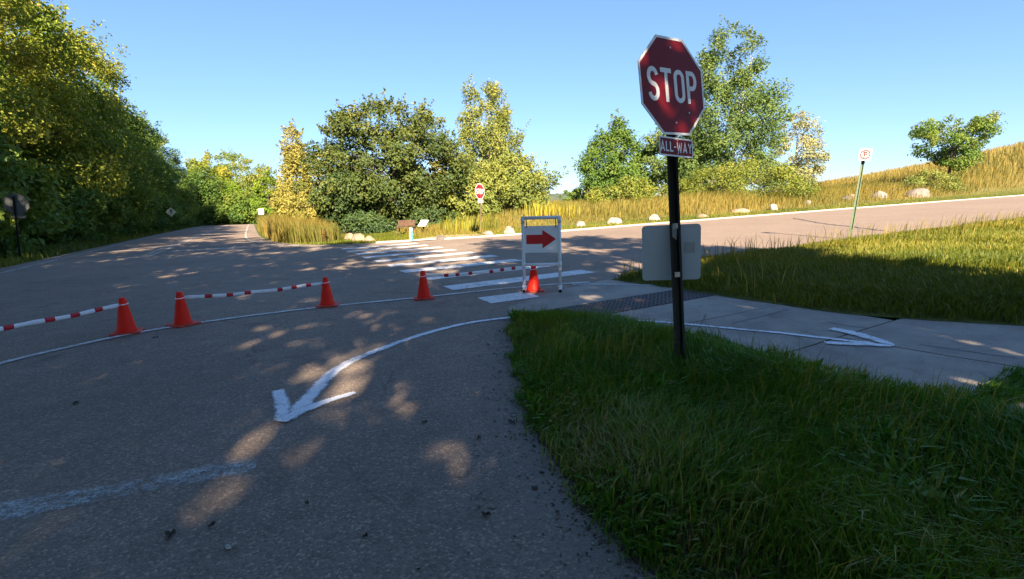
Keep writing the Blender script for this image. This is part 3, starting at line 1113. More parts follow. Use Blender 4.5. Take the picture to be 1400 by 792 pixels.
wedge = xyl([(3.9, 1.52), (4.1, 1.46), (5.15, 1.56), (5.45, 0.98), (5.2, 1.02), (4.2, 1.28), (3.8, 1.28)])
pos = sample_poly(wedge, 2600)
g = blades('grass', pos, 0.04, 0.11, 0.008, M['grass_lush'], 0.8, 0.0, None, 15, 5.0)
tag(g, 'wedge of grass growing between two concrete slabs', 'grass')
left_strip = [p for p in xyl([(-7.3, 5), (-7.3, 21.6), (-7.4, 26), (-7.7, 40), (-8.0, 55), (-8.2, 75), (-8.4, 110)])] + xyl([(-13, 110), (-13, 5)])
pos = sample_poly(left_strip, 16000, lambda x, y: np.clip(22 / (cam_d(x, y)), 0, 1) ** 2)
g = blades('grass', pos, 0.15, 0.45, 0.035, M['grass_verge'], 0.6, 0.0, None, 31, 1.0, -0.05)
tag(g, 'rough roadside grass in front of the dark woods', 'grass')

mown = xyl([p for p in FAR_EDGE[4:]] ) + xyl([(120, 24.8), (60, 25.2), (30, 25.0), (15, 25.0), (9, 28), (9, 36), (2.5, 36), (1.5, 33.5)])
pos = sample_poly(mown, 26000, lambda x, y: np.clip(24 / cam_d(x, y), 0, 1) ** 1.6)
g = blades('grass', pos, 0.06, 0.14, 0.03, M['grass_verge'], 0.6, 0.0, None, 41, 1.0, 0.02)
tag(g, 'mown grass strip behind the far kerb with boulders on it', 'grass')

prairie = xyl([(7.5, 24.6), (11, 24.2), (15, 25.0), (30, 25.0), (60, 25.2), (130, 24.9), (130, 75), (60, 75), (25, 60), (10, 45)])
pos = sample_poly(prairie, 80000, lambda x, y: np.clip(30 / cam_d(x, y), 0, 1) ** 1.3)


def pr_h(x, y):
    m = -SY * x + SX * y
    s = SX * x + SY * y
    return (0.30 + 0.70 * sstep(24.5, 28.5, m)) * (0.38 + 0.62 * sstep(12, 30, s))


g = blades('prairie_grass', pos, 0.5, 1.25, 0.035, M['grass_tan'], 0.35, 0.0, None, 51, 0.35, -0.08, hmul=pr_h)
tag(g, 'tall tan prairie grass behind the row of boulders', 'grass')
hillp = [(60, 70), (120, 70), (190, 90), (190, 170), (80, 150), (55, 110)]
pos = sample_poly(hillp, 24000)
g = blades('prairie_grass', pos, 0.7, 1.7, 0.10, M['grass_tan'], 0.4, 0.0, None, 55, 0.12, 0.08)
tag(g, 'tan grass covering the rising hillside', 'grass')

corner = xyl([(0.9, 34), (1.0, 30.5), (1.9, 27.2), (2.6, 26.2), (3.4, 26.4), (4.2, 28), (4.5, 33), (3.5, 45), (1.2, 60), (0.5, 60), (0.6, 44)])
pos = sample_poly(corner, 9000)
g = blades('prairie_grass', pos, 0.7, 1.7, 0.03, M['grass_tan'], 0.4, 0.0, None, 61, 0.5, -0.12)
tag(g, 'clump of tall olive grass on the corner of the far road', 'grass')


def goldenrod(poly, n, label, h=(0.6, 1.2)):
    pos = sample_poly(poly, n)
    g = blades('goldenrod', pos, h[0], h[1], 0.05, M['goldenrod'], 0.3, 0.0, None, 71, 0.8, -0.08)
    tag(g, label, 'wildflowers')
    g['kind'] = 'stuff'


def disc(x, y, rx, ry):
    return [(x + rx * math.cos(a), y + ry * math.sin(a)) for a in np.linspace(0, 6.28, 13)[:-1]]


p = at(640, 312, 29)
goldenrod(disc(p.x, p.y, 1.8, 1.0), 160, 'yellow goldenrod beside the gravel path and stop sign')
p = at(755, 295, 34)
goldenrod(disc(p.x, p.y, 1.9, 0.9), 110, 'bright yellow goldenrod behind the arrow sign', (0.8, 1.2))


# ------------------------------------------------------------------ litter, grit
def litter():
    e = island_w[:130]
    n = 5200
    idx = rng.integers(0, len(e) - 1, n)
    t = rng.uniform(0, 1, n)
    ex = np.array(e)
    base = ex[idx] * (1 - t[:, None]) + ex[idx + 1] * t[:, None]
    d = ex[np.minimum(idx + 1, len(e) - 1)] - ex[idx]
    nrm = np.stack([d[:, 1], -d[:, 0]], 1)
    nrm /= np.linalg.norm(nrm, axis=1)[:, None] + 1e-9
    # towards the road is -s
    sgn = np.sign((nrm * np.array([-SX, -SY])).sum(1))[:, None]
    off = np.abs(rng.normal(0, 0.15, n)) * np.where(rng.uniform(0, 1, n) > 0.85, 2.5, 1) - 0.10
    pos = base + nrm * sgn * off[:, None]
    L = rng.uniform(0.003, 0.012, n) * np.where(rng.uniform(0, 1, n) > 0.93, 2.2, 1)
    W = L * rng.uniform(0.25, 0.8, n)
    a = rng.uniform(0, 6.28, n)
    z = terrain(pos[:, 0], pos[:, 1]) + ROAD_Z + 0.004
    c, s = np.cos(a), np.sin(a)
    V = np.zeros((n, 5, 3))
    for k, (u, v, h) in enumerate([(-1, 0, .1), (0, -1, 0.0), (1, 0, .25), (0, 1, .0), (0, 0, .7)]):
        V[:, k, 0] = pos[:, 0] + c * u * L - s * v * W
        V[:, k, 1] = pos[:, 1] + s * u * L + c * v * W
        V[:, k, 2] = z + h * W * 0.7
    i = np.arange(n)[:, None] * 5
    T = np.concatenate([i + np.array([[0, 1, 4]]), i + np.array([[1, 2, 4]]), i + np.array([[2, 3, 4]]), i + np.array([[3, 0, 4]])])
    me = np_mesh('leaf_litter', V.reshape(-1, 3), None, T, {'hue': np.repeat(rng.beta(1.3, 1.3, n), 5)})
    o = link('leaf_litter', me, M['litter'])
    tag(o, 'dry bits and grit along the asphalt edge', 'litter', kind='stuff')


litter()


def fallen_leaf(px, py, size, mat, label, ang):
    p = ground_px(px, py, ROAD_Z)
    pts = []
    for i in range(12):
        a = 2 * math.pi * i / 12
        r = size * (1 + 0.25 * math.cos(3 * a) + 0.12 * math.sin(5 * a))
        pts.append((r * math.cos(a), 0.65 * r * math.sin(a), 0.004 + 0.012 * abs(math.sin(2 * a))))
    mb = MB()
    mb.add(pts + [(0, 0, 0.004)], [(i, (i + 1) % 12, 12) for i in range(12)])
    o = mb.build('fallen_leaf', mat)
    o.location = p + Vector((0, 0, 0.003))
    o.rotation_euler = (0, 0, ang)
    tag(o, label, 'leaf', 'fallen leaves on the asphalt')


M['leaf_fallen'] = mottled('fallen leaf', (0.38, 0.34, 0.27), (0.52, 0.48, 0.40), 30, 0.8, 0.1)
M['leaf_brown'] = mottled('brown fallen leaf', (0.035, 0.025, 0.02), (0.07, 0.05, 0.035), 30, 0.8, 0.1)
fallen_leaf(316, 750, 0.024, M['leaf_fallen'], 'pale dry leaf lying alone on the asphalt', 0.6)
for i, (a, b, s_) in enumerate([(664, 706, 0.022), (290, 720, 0.02), (104, 552, 0.03), (213, 462, 0.03), (233, 733, 0.03), (580, 579, 0.02), (655, 600, 0.02), (700, 578, 0.025), (500, 735, 0.014), (420, 690, 0.013)]):
    fallen_leaf(a, b, s_, M['leaf_brown'], 'small dark dead leaf on the grey asphalt', i * 1.3)


# ------------------------------------------------------------------ stroke lettering
def arc(cx, cy, rx, ry, a0, a1, n=9):
    return [(cx + rx * math.cos(R(a0 + (a1 - a0) * i / n)), cy + ry * math.sin(R(a0 + (a1 - a0) * i / n))) for i in range(n + 1)]


def glyph(ch, w, h, t):
    """centre lines of a letter in a w x h box, stroke t"""
    a, b, c, d = t / 2, w - t / 2, t / 2, h - t / 2
    mx, my = w / 2, h / 2
    rx = (b - a) / 2
    if ch == 'S':
        ry = (d - c) / 4
        return [arc(mx, d - ry, rx, ry, 12, 180, 10) + arc(mx, d - ry, rx, ry * 0.98, 195, 250, 5) + arc(mx, c + ry, rx, ry * 0.98, 70, 0, 6) + arc(mx, c + ry, rx, ry, -10, -168, 10)]
    if ch == 'T':
        return [[(0, d), (w, d)], [(mx, 0), (mx, d - t / 2)]]
    if ch == 'O':
        r = rx
        return [arc(mx, d - r, rx, r, 0, 180, 10) + arc(mx, c + r, rx, r, 180, 360, 10) + [(b, d - r)]]
    if ch == 'P':
        ry = (d - my + t * 0.2) / 2
        return [[(a, 0), (a, h)], [(a, d), (b - rx * 0.9, d)] + arc(b - rx * 0.9, d - ry, rx * 0.9, ry, 90, -90, 10) + [(a, d - 2 * ry)]]
    if ch == 'R':
        return glyph('P', w, h, t) + [[(mx - t * .2, my - t * .5), (b, 0)]]
    if ch == 'A':
        return [[(a, 0), (mx, h - t * .3), (b, 0)], [(a + rx * .32, h * .27), (b - rx * .32, h * .27)]]
    if ch == 'L':
        return [[(a, 0), (a, h)], [(a, c), (w, c)]]
    if ch == 'W':
        return [[(a * .8, h), (w * .28, t * .3), (mx, h * .8), (w * .72, t * .3), (w - a * .8, h)]]
    if ch == 'Y':
        return [[(a, h), (mx, my)], [(b, h), (mx, my)], [(mx, my + t * .3), (mx, 0)]]
    if ch == '-':
        return [[(0, my), (w, my)]]
    return []


def strokes(mb, lines, t, ox, oy, z):
    for ln in lines:
        ln = [p for i, p in enumerate(ln) if i == 0 or math.hypot(p[0] - ln[i - 1][0], p[1] - ln[i - 1][1]) > 1e-5]
        n = len(ln)
        L, Q = [], []
        for i in range(n):
            p = Vector(ln[i])
            d0 = (Vector(ln[i]) - Vector(ln[i - 1])) if i > 0 else None
            d1 = (Vector(ln[i + 1]) - Vector(ln[i])) if i < n - 1 else None
            if d0 is None:
                d0 = d1
            if d1 is None:
                d1 = d0
            d0, d1 = d0.normalized(), d1.normalized()
            tt = (d0 + d1)
            tt = tt.normalized() if tt.length > 1e-3 else d0
            nn = Vector((-tt.y, tt.x))
            den = max(0.35, nn.dot(Vector((-d0.y, d0.x))))
            wv = nn * (t / 2 / den)
            L.append(p + wv)
            Q.append(p - wv)
        vs = [(v.x + ox, v.y + oy, z) for v in L] + [(v.x + ox, v.y + oy, z) for v in Q]
        mb.add(vs, [(i, n + i, n + i + 1, i + 1) for i in range(n - 1)])


def text(mb, string, widths, h, t, gap, cx, cy, z):
    tot = sum(widths) + gap * (len(string) - 1)
    x = cx - tot / 2
    for k, (ch, w) in enumerate(zip(string, widths)):
        strokes(mb, glyph(ch, w, h, t), t, x, cy - h / 2, z + 0.00004 * k)
        x += w + gap


def octagon(rad_flat):
    rr = rad_flat / math.cos(math.pi / 8)
    return [(rr * math.cos(R(22.5 + 45 * i)), rr * math.sin(R(22.5 + 45 * i))) for i in range(8)]


def ring(mb, outer, inner_, z):
    n = len(outer)
    mb.add([(p[0], p[1], z) for p in outer] + [(p[0], p[1], z) for p in inner_], [(i, (i + 1) % n, n + (i + 1) % n, n + i) for i in range(n)])


def round_rect(w, h, r, k=5):
    pts = []
    for cx, cy, a0 in ((w / 2 - r, h / 2 - r, 0), (-w / 2 + r, h / 2 - r, 90), (-w / 2 + r, -h / 2 + r, 180), (w / 2 - r, -h / 2 + r, 270)):
        for i in range(k + 1):
            a = R(a0 + 90 * i / k)
            pts.append((cx + r * math.cos(a), cy + r * math.sin(a)))
    return pts


def bolt(mb, x, y, z, r=0.009):
    mb.lathe([(r, 0), (r, 0.004), (r * .55, 0.006)], (x, y, z), 8, False)


U_PROF = [(-.040, 0), (-.024, 0), (-.015, .032), (.015, .032), (.024, 0), (.040, 0), (.040, .005), (.027, .005), (.018, .037), (-.018, .037), (-.027, .005), (-.040, .005)]


def u_post(length, sc=1.0):
    """channel post along +Z from the origin, open side towards -Y, closed web behind"""
    mb = MB()
    prof = [(x * sc, y * sc) for x, y in U_PROF]
    n = len(prof)
    vs = [(x, y, 0) for x, y in prof] + [(x, y, length) for x, y in prof]
    mb.add(vs, [(i, (i + 1) % n, n + (i + 1) % n, n + i) for i in range(n)])
    for b in (0, n):
        for q in ((0, 1, 10, 11), (1, 2, 9, 10), (2, 3, 8, 9), (3, 4, 7, 8), (4, 5, 6, 7)):
            mb.add([vs[i + b] for i in q], [(0, 1, 2, 3) if b else (3, 2, 1, 0)])
    return mb


def frame_from(zaxis, facing):
    """matrix whose Z is zaxis and whose -Y looks as far as possible along facing"""
    z = Vector(zaxis).normalized()
    f = Vector(facing)
    y = -(f - z * f.dot(z)).normalized()
    x = y.cross(z).normalized()
    return Matrix((x, y, z)).transposed()


def plate_basis(up, normal):
    """sign-plane basis: X right as seen by a viewer in front, Y up, Z towards viewer"""
    n = Vector(normal).normalized()
    u = Vector(up)
    u = (u - n * u.dot(n)).normalized()
    x = u.cross(n).normalized()
    return Matrix((x, u, n)).transposed()


# ------------------------------------------------------------------ main stop sign
def rot_xyz(ax, ay, az):
    return Matrix.Rotation(ay, 3, 'Y') @ Matrix.Rotation(ax, 3, 'X') @ Matrix.Rotation(az, 3, 'Z')


# pose of the face measured from its eight corners; the plate stays parallel to the post
sign_c = Vector((1.325, 4.162, 2.387))
base = ground_px(931, 507, 0.08)
base.z = tz(base.x, base.y) + 0.06
ss = empty('stop_sign', base, 'large shaded red octagonal stop sign with all-way plate on dark post in the grass', 'stop sign', 'stop signs')
inv = Matrix.Translation(-base)
_ax = (sign_c - base).normalized()
sn_w = Vector((math.sin(R(32.4)), -math.cos(R(32.4)), 0))
sn_w = (sn_w - _ax * sn_w.dot(_ax)).normalized()
_x = _ax.cross(sn_w)
sx_w = _x * math.cos(R(5)) + _ax * math.sin(R(5))
sy_w = _ax * math.cos(R(5)) - _x * math.sin(R(5))
post_top = sign_c - sn_w * 0.034
axis = (post_top - base)
# the post leans straight from its foot to the sign
PL = axis.length + 0.18
face_dir = Vector((-0.05, -1.0, 0))
Mp = frame_from(axis, face_dir)
pm = u_post(PL, 1.08)
pm.xform(Matrix.Translation(-axis.normalized() * 0.25 - Vector((0, 0, 0))) @ Mp.to_4x4() @ Matrix.Translation((0, 0, 0)))
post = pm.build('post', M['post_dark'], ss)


def plate_obj(name, mb, center, basis, mat, parent, origin):
    Mx = Matrix.Translation(center - origin) @ basis.to_4x4()
    mb.xform(Mx)
    return mb.build(name, mat, parent)


Bs = Matrix((sx_w, sy_w, sn_w)).transposed()
mb = MB()
mb.prism(octagon(0.381), -0.003, 0.0)
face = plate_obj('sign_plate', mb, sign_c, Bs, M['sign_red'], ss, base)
mb = MB()
ring(mb, octagon(0.381), octagon(0.362), 0.0012)
plate_obj('border', mb, sign_c, Bs, M['sign_white'], face, base)
mb = MB()
text(mb, 'STOP', [0.128, 0.128, 0.128, 0.128], 0.262, 0.036, 0.026, 0.0, 0.005, 0.0012)
plate_obj('lettering', mb, sign_c, Bs, M['sign_white'], face, base)
for bx, by in ((0, 0.30), (0.0, -0.285), (0.17, -0.20)):
    mb = MB()
    bolt(mb, bx, by, 0.0)
    plate_obj('bolt', mb, sign_c, Bs, M['steel'], face, base)
# all-way plate
_t = (at(922.3, 203.5, sign_c.y).z - base.z) / axis.z
aw_c = base + axis * _t + sn_w * 0.034 + sx_w * 0.012
ax_up = (axis.normalized() * 0.75 + sy_w * 0.25).normalized()
aw_n = sn_w
Ba = plate_basis(ax_up, aw_n)
mb = MB()
mb.prism(round_rect(0.405, 0.150, 0.014), -0.003, 0.0)
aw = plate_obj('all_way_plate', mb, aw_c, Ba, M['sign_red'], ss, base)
mb = MB()
ring(mb, round_rect(0.405, 0.150, 0.014), round_rect(0.381, 0.126, 0.010), 0.0012)
plate_obj('border', mb, aw_c, Ba, M['sign_white'], aw, base)
mb = MB()
text(mb, 'ALL-WAY', [0.052, 0.038, 0.038, 0.024, 0.062, 0.052, 0.050], 0.078, 0.0115, 0.0105, 0.0, 0.0, 0.0012)
plate_obj('lettering', mb, aw_c, Ba, M['sign_white'], aw, base)
for by in (0.05, -0.05):
    mb = MB()
    bolt(mb, 0.012, by, 0.0, 0.007)
    plate_obj('bolt', mb, aw_c, Ba, M['steel'], aw, base)
# bare back of a second sign bolted low on the far side of the post
tfrac = 0.0
pc = at(927, 345, base.y)
# point of the post axis at that height
k = (pc.z - base.z) / axis.z
pc = base + axis * k
bk_n = Vector((-0.17, -0.985, 0.0)).normalized()
Bb = plate_basis(axis.normalized() * 0.6 + Vector((0, 0, 1)) * 0.4, bk_n)
bc = pc + Vector((0.0, 0.048, 0))
# centre it on what the picture shows
d_ = ray(917.6, 345.5)
tY = (bc - Vector((0, 0, CAM_H))).dot(bk_n) / d_.dot(bk_n)
bk_c = Vector((0, 0, CAM_H)) + d_ * tY
mb = MB()
mb.prism(round_rect(0.462, 0.452, 0.03), -0.003, 0.0)
bp = plate_obj('back_of_plate', mb, bk_c, Bb, M['sign_back'], ss, base)
bp['label'] = 'bare grey back of a small square sign'
mb = MB()
mb.prism(round_rect(0.085, 0.088, 0.004), 0.0, 0.001)
plate_obj('sticker', mb, bk_c + Bb @ Vector((0.142, 0.035, 0.0)), Bb, M['sticker'], bp, base)
for yy in (310, 378):
    q = base + axis * ((at(927, yy, base.y).z - base.z) / axis.z)
    mb = MB()
    mb.box((0, 0, 0), (0.040, 0.004, 0.040))
    mb.add([(0.011 * math.cos(6.283 * i / 6), -0.004, 0.011 * math.sin(6.283 * i / 6)) for i in range(6)] + [(0.011 * math.cos(6.283 * i / 6), -0.012, 0.011 * math.sin(6.283 * i / 6)) for i in range(6)],
           [(i, (i + 1) % 6, 6 + (i + 1) % 6, 6 + i) for i in range(6)] + [(6, 7, 8, 9, 10, 11)])
    mb.xform(Matrix.Translation(q - base + Vector((0, -0.008, 0))) @ Mp.to_4x4())
    mb.build('bolt', M['steel'], post)


# ------------------------------------------------------------------ other signs
def simple_post(parent, h, mat, sc, lean=(0, 0), facing=(0, -1, 0)):
    ax = Vector((lean[0], lean[1], h))
    mb = u_post(ax.length + 0.2, sc)
    mb.xform(Matrix.Translation(-ax.normalized() * 0.2) @ frame_from(ax, facing).to_4x4())
    return mb.build('post', mat, parent), ax


# far stop sign by the gravel path
b = ground_px(658.5, 322)
b.z = tz(b.x, b.y)
fs = empty('stop_sign', b, 'small sunlit red stop sign on slim brown post beside two boulders', 'stop sign', 'stop signs')
top = at(656, 262, b.y)
simple_post(fs, top.z - b.z + 0.35, M['post_brown'], 0.8, (top.x - b.x, 0))
nrm = Vector((0.84, -0.54, 0)).normalized()
Bf = plate_basis((0, 0, 1), nrm)
cpt = Vector((top.x, b.y - 0.03, top.z))
mb = MB().prism(octagon(0.381), -0.004, 0.0)
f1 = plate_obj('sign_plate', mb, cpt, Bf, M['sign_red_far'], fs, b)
mb = MB()
ring(mb, octagon(0.381), octagon(0.352), 0.004)
plate_obj('border', mb, cpt, Bf, M['sign_white'], f1, b)
mb = MB()
text(mb, 'STOP', [0.13] * 4, 0.26, 0.040, 0.024, 0, 0, 0.004)
plate_obj('lettering', mb, cpt, Bf, M['sign_white'], f1, b)
mb = MB().prism(round_rect(0.46, 0.15, 0.02), -0.004, 0.0)
p2 = plate_obj('all_way_plate', mb, cpt + Vector((0.02, 0, -0.49)), Bf, M['sign_red_far'], fs, b)
mb = MB()
ring(mb, round_rect(0.46, 0.15, 0.02), round_rect(0.42, 0.11, 0.015), 0.004)
text(mb, 'ALL-WAY', [0.052, 0.038, 0.038, 0.024, 0.062, 0.052, 0.050], 0.078, 0.0135, 0.0105, 0.0, 0.0, 0.005)
plate_obj('lettering', mb, cpt + Vector((0.02, 0, -0.49)), Bf, M['sign_white'], p2, b)

# leaning no-parking sign
b = ground_px(1162, 325, 0.08)
b.z = tz(b.x, b.y) + 0.06
npk = empty('no_parking_sign', b, 'small white no parking sign on a tilted green post in the verge', 'sign')
top = at(1183, 204, b.y + 0.1)
axn = top - b
simple_post(npk, axn.z, M['post_green'], 1.15, (axn.x, axn.y), (-0.2, -1, 0))
Bn = plate_basis(axn.normalized() * 0.45 + Vector((0.0, 0, 0.55)), (-0.25, -0.95, 0.0))
cn = at(1183, 211.5, b.y - 0.03)
mb = MB().prism(round_rect(0.31, 0.335, 0.03), -0.003, 0.0)
n1 = plate_obj('sign_plate', mb, cn, Bn, M['sign_white'], npk, b)
mb = MB()
ring(mb, round_rect(0.305, 0.330, 0.028), round_rect(0.290, 0.315, 0.022), 0.002)
plate_obj('border', mb, cn, Bn, M['arrow_red'], n1, b)
mb = MB()
strokes(mb, glyph('P', 0.105, 0.165, 0.040), 0.040, -0.045, -0.082, 0.004)
plate_obj('lettering', mb, cn, Bn, M['black_print'], n1, b)
mb = MB()
k = 24
ring(mb, [(0.135 * math.cos(6.283 * i / k), 0.135 * math.sin(6.283 * i / k)) for i in range(k)], [(0.094 * math.cos(6.283 * i / k), 0.094 * math.sin(6.283 * i / k)) for i in range(k)], 0.003)
strokes(mb, [[(-0.08, 0.08), (0.08, -0.08)]], 0.016, 0, 0, 0.0055)
plate_obj('prohibition_ring', mb, cn, Bn, M['arrow_red'], n1, b)

# speed sign and diamond on the far road, back of an octagon by the woods
b = at(358, 300, 57)
b.z = tz(b.x, b.y)
sp = empty('road_sign', b, 'small white rectangular sign beside the far road', 'sign')
cs = at(357, 289.5, 57)
simple_post(sp, cs.z - b.z, M['post_brown'], 1.2)
Bq = plate_basis((0, 0, 1), (0.1, -1, 0))
mb = MB().prism(round_rect(0.60, 0.64, 0.05), -0.004, 0.0)
q1 = plate_obj('sign_plate', mb, cs + Vector((0, -.04, 0)), Bq, M['sign_white'], sp, b)
mb = MB()
mb.prism([(-0.17, -0.2), (0.17, -0.2), (0.17, -0.14), (-0.17, -0.14)], 0.001, 0.004)
strokes(mb, [[(-0.08, -0.06), (-0.08, 0.17)], arc(0.07, 0.0, 0.06, 0.07, -120, 150), [(0.03, 0.17), (0.14, 0.17)]], 0.04, 0, 0, 0.004)
plate_obj('lettering', mb, cs + Vector((0, -.04, 0)), Bq, M['black_print'], q1, b)

b = at(234, 308, 56)
b.z = tz(b.x, b.y)
dm = empty('warning_sign', b, 'pale diamond warning sign in front of the dark woods', 'sign')
cs = at(234, 290, 56)
simple_post(dm, cs.z - b.z, M['post_brown'], 1.0)
mb = MB().prism([(0.52, 0), (0, 0.52), (-0.52, 0), (0, -0.52)], -0.004, 0.0)
q1 = plate_obj('sign_plate', mb, cs + Vector((0, -.04, 0)), plate_basis((0, 0, 1), (0.4, -1, 0)), M['diamond'], dm, b)
mb = MB()
strokes(mb, [[(0, -0.26), (0, 0.22)], [(0.0, -0.02), (0.13, 0.12)], [(-0.1, 0.1), (0, 0.24), (0.1, 0.1)]], 0.07, 0, 0, 0.004)
plate_obj('symbol', mb, cs + Vector((0, -.04, 0)), plate_basis((0, 0, 1), (0.4, -1, 0)), M['black_print'], q1, b)

b = at(21, 320, 19.2)
b.z = tz(b.x, b.y)
ob = empty('stop_sign', b, 'grey back of an octagonal sign standing against the dark woods', 'stop sign', 'stop signs')
cs = at(20, 279, 19.2)
simple_post(ob, cs.z - b.z + 0.3, M['post_dark'], 1.0, (cs.x - b.x, 0))
Bo = plate_basis((0, 0, 1), (0.35, -1, 0))
mb = MB().prism(octagon(0.381), -0.003, 0.0)
M['sign_back_shade'] = mottled('shade toned aluminium', (0.05, 0.055, 0.055), (0.10, 0.105, 0.105), 6, 0.5, 0.05)  # shade of the woods put into the plate colour, darker than bare aluminium
o1 = plate_obj('sign_plate', mb, cs + Vector((0, 0.06, 0)), Bo, M['sign_back_shade'], ob, b)
mb = MB().prism(round_rect(0.46, 0.15, 0.02), -0.003, 0.0)
plate_obj('all_way_plate', mb, cs + Vector((0.0, 0.06, -0.47)), Bo, M['sign_back_shade'], ob, b)


# ------------------------------------------------------------------ cones
def cone_meshes():
    mb = MB()
    mb.lathe([(0.118, 0.022), (0.112, 0.036), (0.106, 0.05), (0.066, 0.28), (0.040, 0.425), (0.036, 0.446), (0.028, 0.455), (0.016, 0.455)], (0, 0, 0), 28)
    body = mb.mesh('cone_body')
    body.materials.append(M['cone'])
    mb = MB()
    o = round_rect(0.325, 0.325, 0.045, 4)
    i = round_rect(0.300, 0.300, 0.04, 4)
    n = len(o)
    mb.add([(p[0], p[1], 0) for p in o] + [(p[0], p[1], 0.016) for p in o] + [(p[0], p[1], 0.026) for p in i],
           [(k, (k + 1) % n, n + (k + 1) % n, n + k) for k in range(n)] + [(n + k, n + (k + 1) % n, 2 * n + (k + 1) % n, 2 * n + k) for k in range(n)] + [tuple(range(2 * n, 3 * n)), tuple(reversed(range(n)))])
    bs = mb.mesh('cone_base')
    bs.materials.append(M['cone_base'])
    mb = MB()
    pts = [(0.0555 * math.cos(6.283 * k / 24), 0.0555 * math.sin(6.283 * k / 24), 0.372 + 0.006 * math.sin(6.283 * k / 24 + 1)) for k in range(25)]
    mb.tube(pts, 0.006, 6, False)
    lp = mb.mesh('tie_loop')
    lp.materials.append(M['tape_white'])
    return body, bs, lp


CM = cone_meshes()
CONES = []


def cone(x, y, rz, label, tilt=(0, 0), loop=True):
    r = empty('traffic_cone', (x, y, tz(x, y) + ROAD_Z + 0.004), label, 'traffic cone', 'orange cones along the painted line', rz)
    for nm, me in zip(('body', 'base', 'tie_loop'), CM):
        if nm == 'tie_loop' and not loop:
            continue
        o = bpy.data.objects.new(nm, me)
        COL.objects.link(o)
        o.parent = r
    CONES.append(Vector((x, y, tz(x, y) + ROAD_Z + 0.372)))
    return r


def gxy(px, py):
    p = ground_px(px, py, ROAD_Z)
    return p.x, p.y


c0 = (-5.62, 4.35)
cone(*c0, 0.3, 'orange traffic cone at the outer end of the striped tape')
cone(*gxy(174, 455.5), 0.45, 'orange cone at the open gap holding the tape that heads towards the woods')
cone(*gxy(251, 444.5), 1.1, 'orange cone at the open gap holding the tape that heads along mid road')
cone(*gxy(448, 418.5), 0.2, 'orange cone ending the mid road tape, next along the line from the crosswalk cone')
cone(*gxy(580, 408.5), 0.25, 'orange cone where the crosswalk tape begins, beside the lowest long bar')
cone(*gxy(730, 398.0), 0.1, 'orange cone standing inside the white pipe sign frame')


def tape(a, b, bands, label, sag=0.04, end_in=0.05):
    a, b = Vector(a), Vector(b)
    d = (b - a)
    L = d.length
    u = d.normalized()
    a2, b2 = a + u * end_in, b - u * end_in
    pts = []
    n = 24
    for i in range(n + 1):
        t = i / n
        p = a2.lerp(b2, t)
        p.z -= sag * 4 * t * (1 - t)
        p.z += 0.004 * math.sin(t * 17)
        pts.append(p)
    o = MB()
    org = a.copy()
    o.tube([p - org for p in pts], [0.0245 * (1 + 0.14 * math.sin(i * 1.9) * math.sin(i * 0.7)) for i in range(n + 1)], 10, True, 0.42)
    ob = o.build('barrier_tape', M['tape_white'])
    ob.location = org
    tag(ob, label, 'barrier tape', 'striped tapes between the cones')
    for t0, t1 in bands:
        sub = [a2.lerp(b2, t0 + (t1 - t0) * i / 4) for i in range(5)]
        for i, p in enumerate(sub):
            t = t0 + (t1 - t0) * i / 4
            p.z += -sag * 4 * t * (1 - t) + 0.004 * math.sin(t * 17)
        mb_ = MB().tube([p - org for p in sub], 0.0275, 10, True, 0.5)
        mb_.build('red_band', M['tape_red'], ob)


tape(CONES[1], CONES[0], [(0.10, 0.145), (0.23, 0.28), (0.36, 0.41), (0.555, 0.60), (0.70, 0.75), (0.85, 0.9)], 'red and white tape leading from the open gap towards the woods', 0.03)
tape(CONES[2], CONES[3], [(0.13, 0.18), (0.275, 0.32), (0.40, 0.445), (0.64, 0.68), (0.75, 0.79), (0.865, 0.905)], 'red and white tape between two cones in mid road, clear of the crosswalk', 0.03)

# ------------------------------------------------------------------ white pipe frame with the arrow panel
fl = ground_px(717, 400, ROAD_Z)
fr = ground_px(766, 398.5, ROAD_Z)
z0 = tz(fl.x, fl.y) + PATH_Z + 0.004
fl.z = fr.z = z0
tl = at(715.5, 298, fl.y)
tr_ = at(763.5, 296.5, fr.y)
org = (fl + fr) / 2
pf = empty('arrow_sign', org, 'white plastic pipe frame holding a panel with a red arrow', 'sign')
PR = 0.0265
dx = (fr - fl)
dx.z = 0
dxn = dx.normalized()
dyn = Vector((-dxn.y, dxn.x, 0))
H_f = tl.z - z0
lean = (((tl + tr_) / 2) - org)
lean = Vector((lean.x, lean.y, 0))


def fp(u, h, f=0.0):
    """point in the frame: u 0..1 across, h height, f metres towards the far side"""
    return dx * (u - 0.5) + Vector((0, 0, h)) + dyn * f + lean * (h / H_f)


for u in (0.0, 1.0):
    mb = MB().tube([fp(u, PR), fp(u, H_f - 0.02)], PR, 14)
    mb.build('upright', M['white_plastic'], pf)
    mb = MB().tube([fp(u, PR + 0.002, -0.16), fp(u, PR + 0.002, 0.30)], PR, 14, False)
    foot = mb.build('foot', M['white_plastic'], pf)
    MB().tube([fp(u, PR + 0.002, -0.162), fp(u, PR + 0.002, -0.11)], PR * 1.2, 14, False).build('fitting', M['white_plastic'], foot)
    MB().tube([fp(u, PR + 0.002, -0.12), fp(u, PR + 0.002, -0.118)], PR * 0.98, 14, True).build('bore_shade_disc', M['black_print'], foot)  # black disc paints the shaded inside of the open pipe end
    MB().tube([fp(u, 0.0 + PR, 0), fp(u, 0.11, 0)], PR * 1.22, 14).build('fitting', M['white_plastic'], pf)
    MB().tube([fp(u, H_f - 0.09, 0), fp(u, H_f - 0.005, 0)], PR * 1.22, 14).build('fitting', M['white_plastic'], pf)
    MB().tube([fp(u, 0.40, 0), fp(u, 0.50, 0)], PR * 1.2, 14).build('fitting', M['white_plastic'], pf)
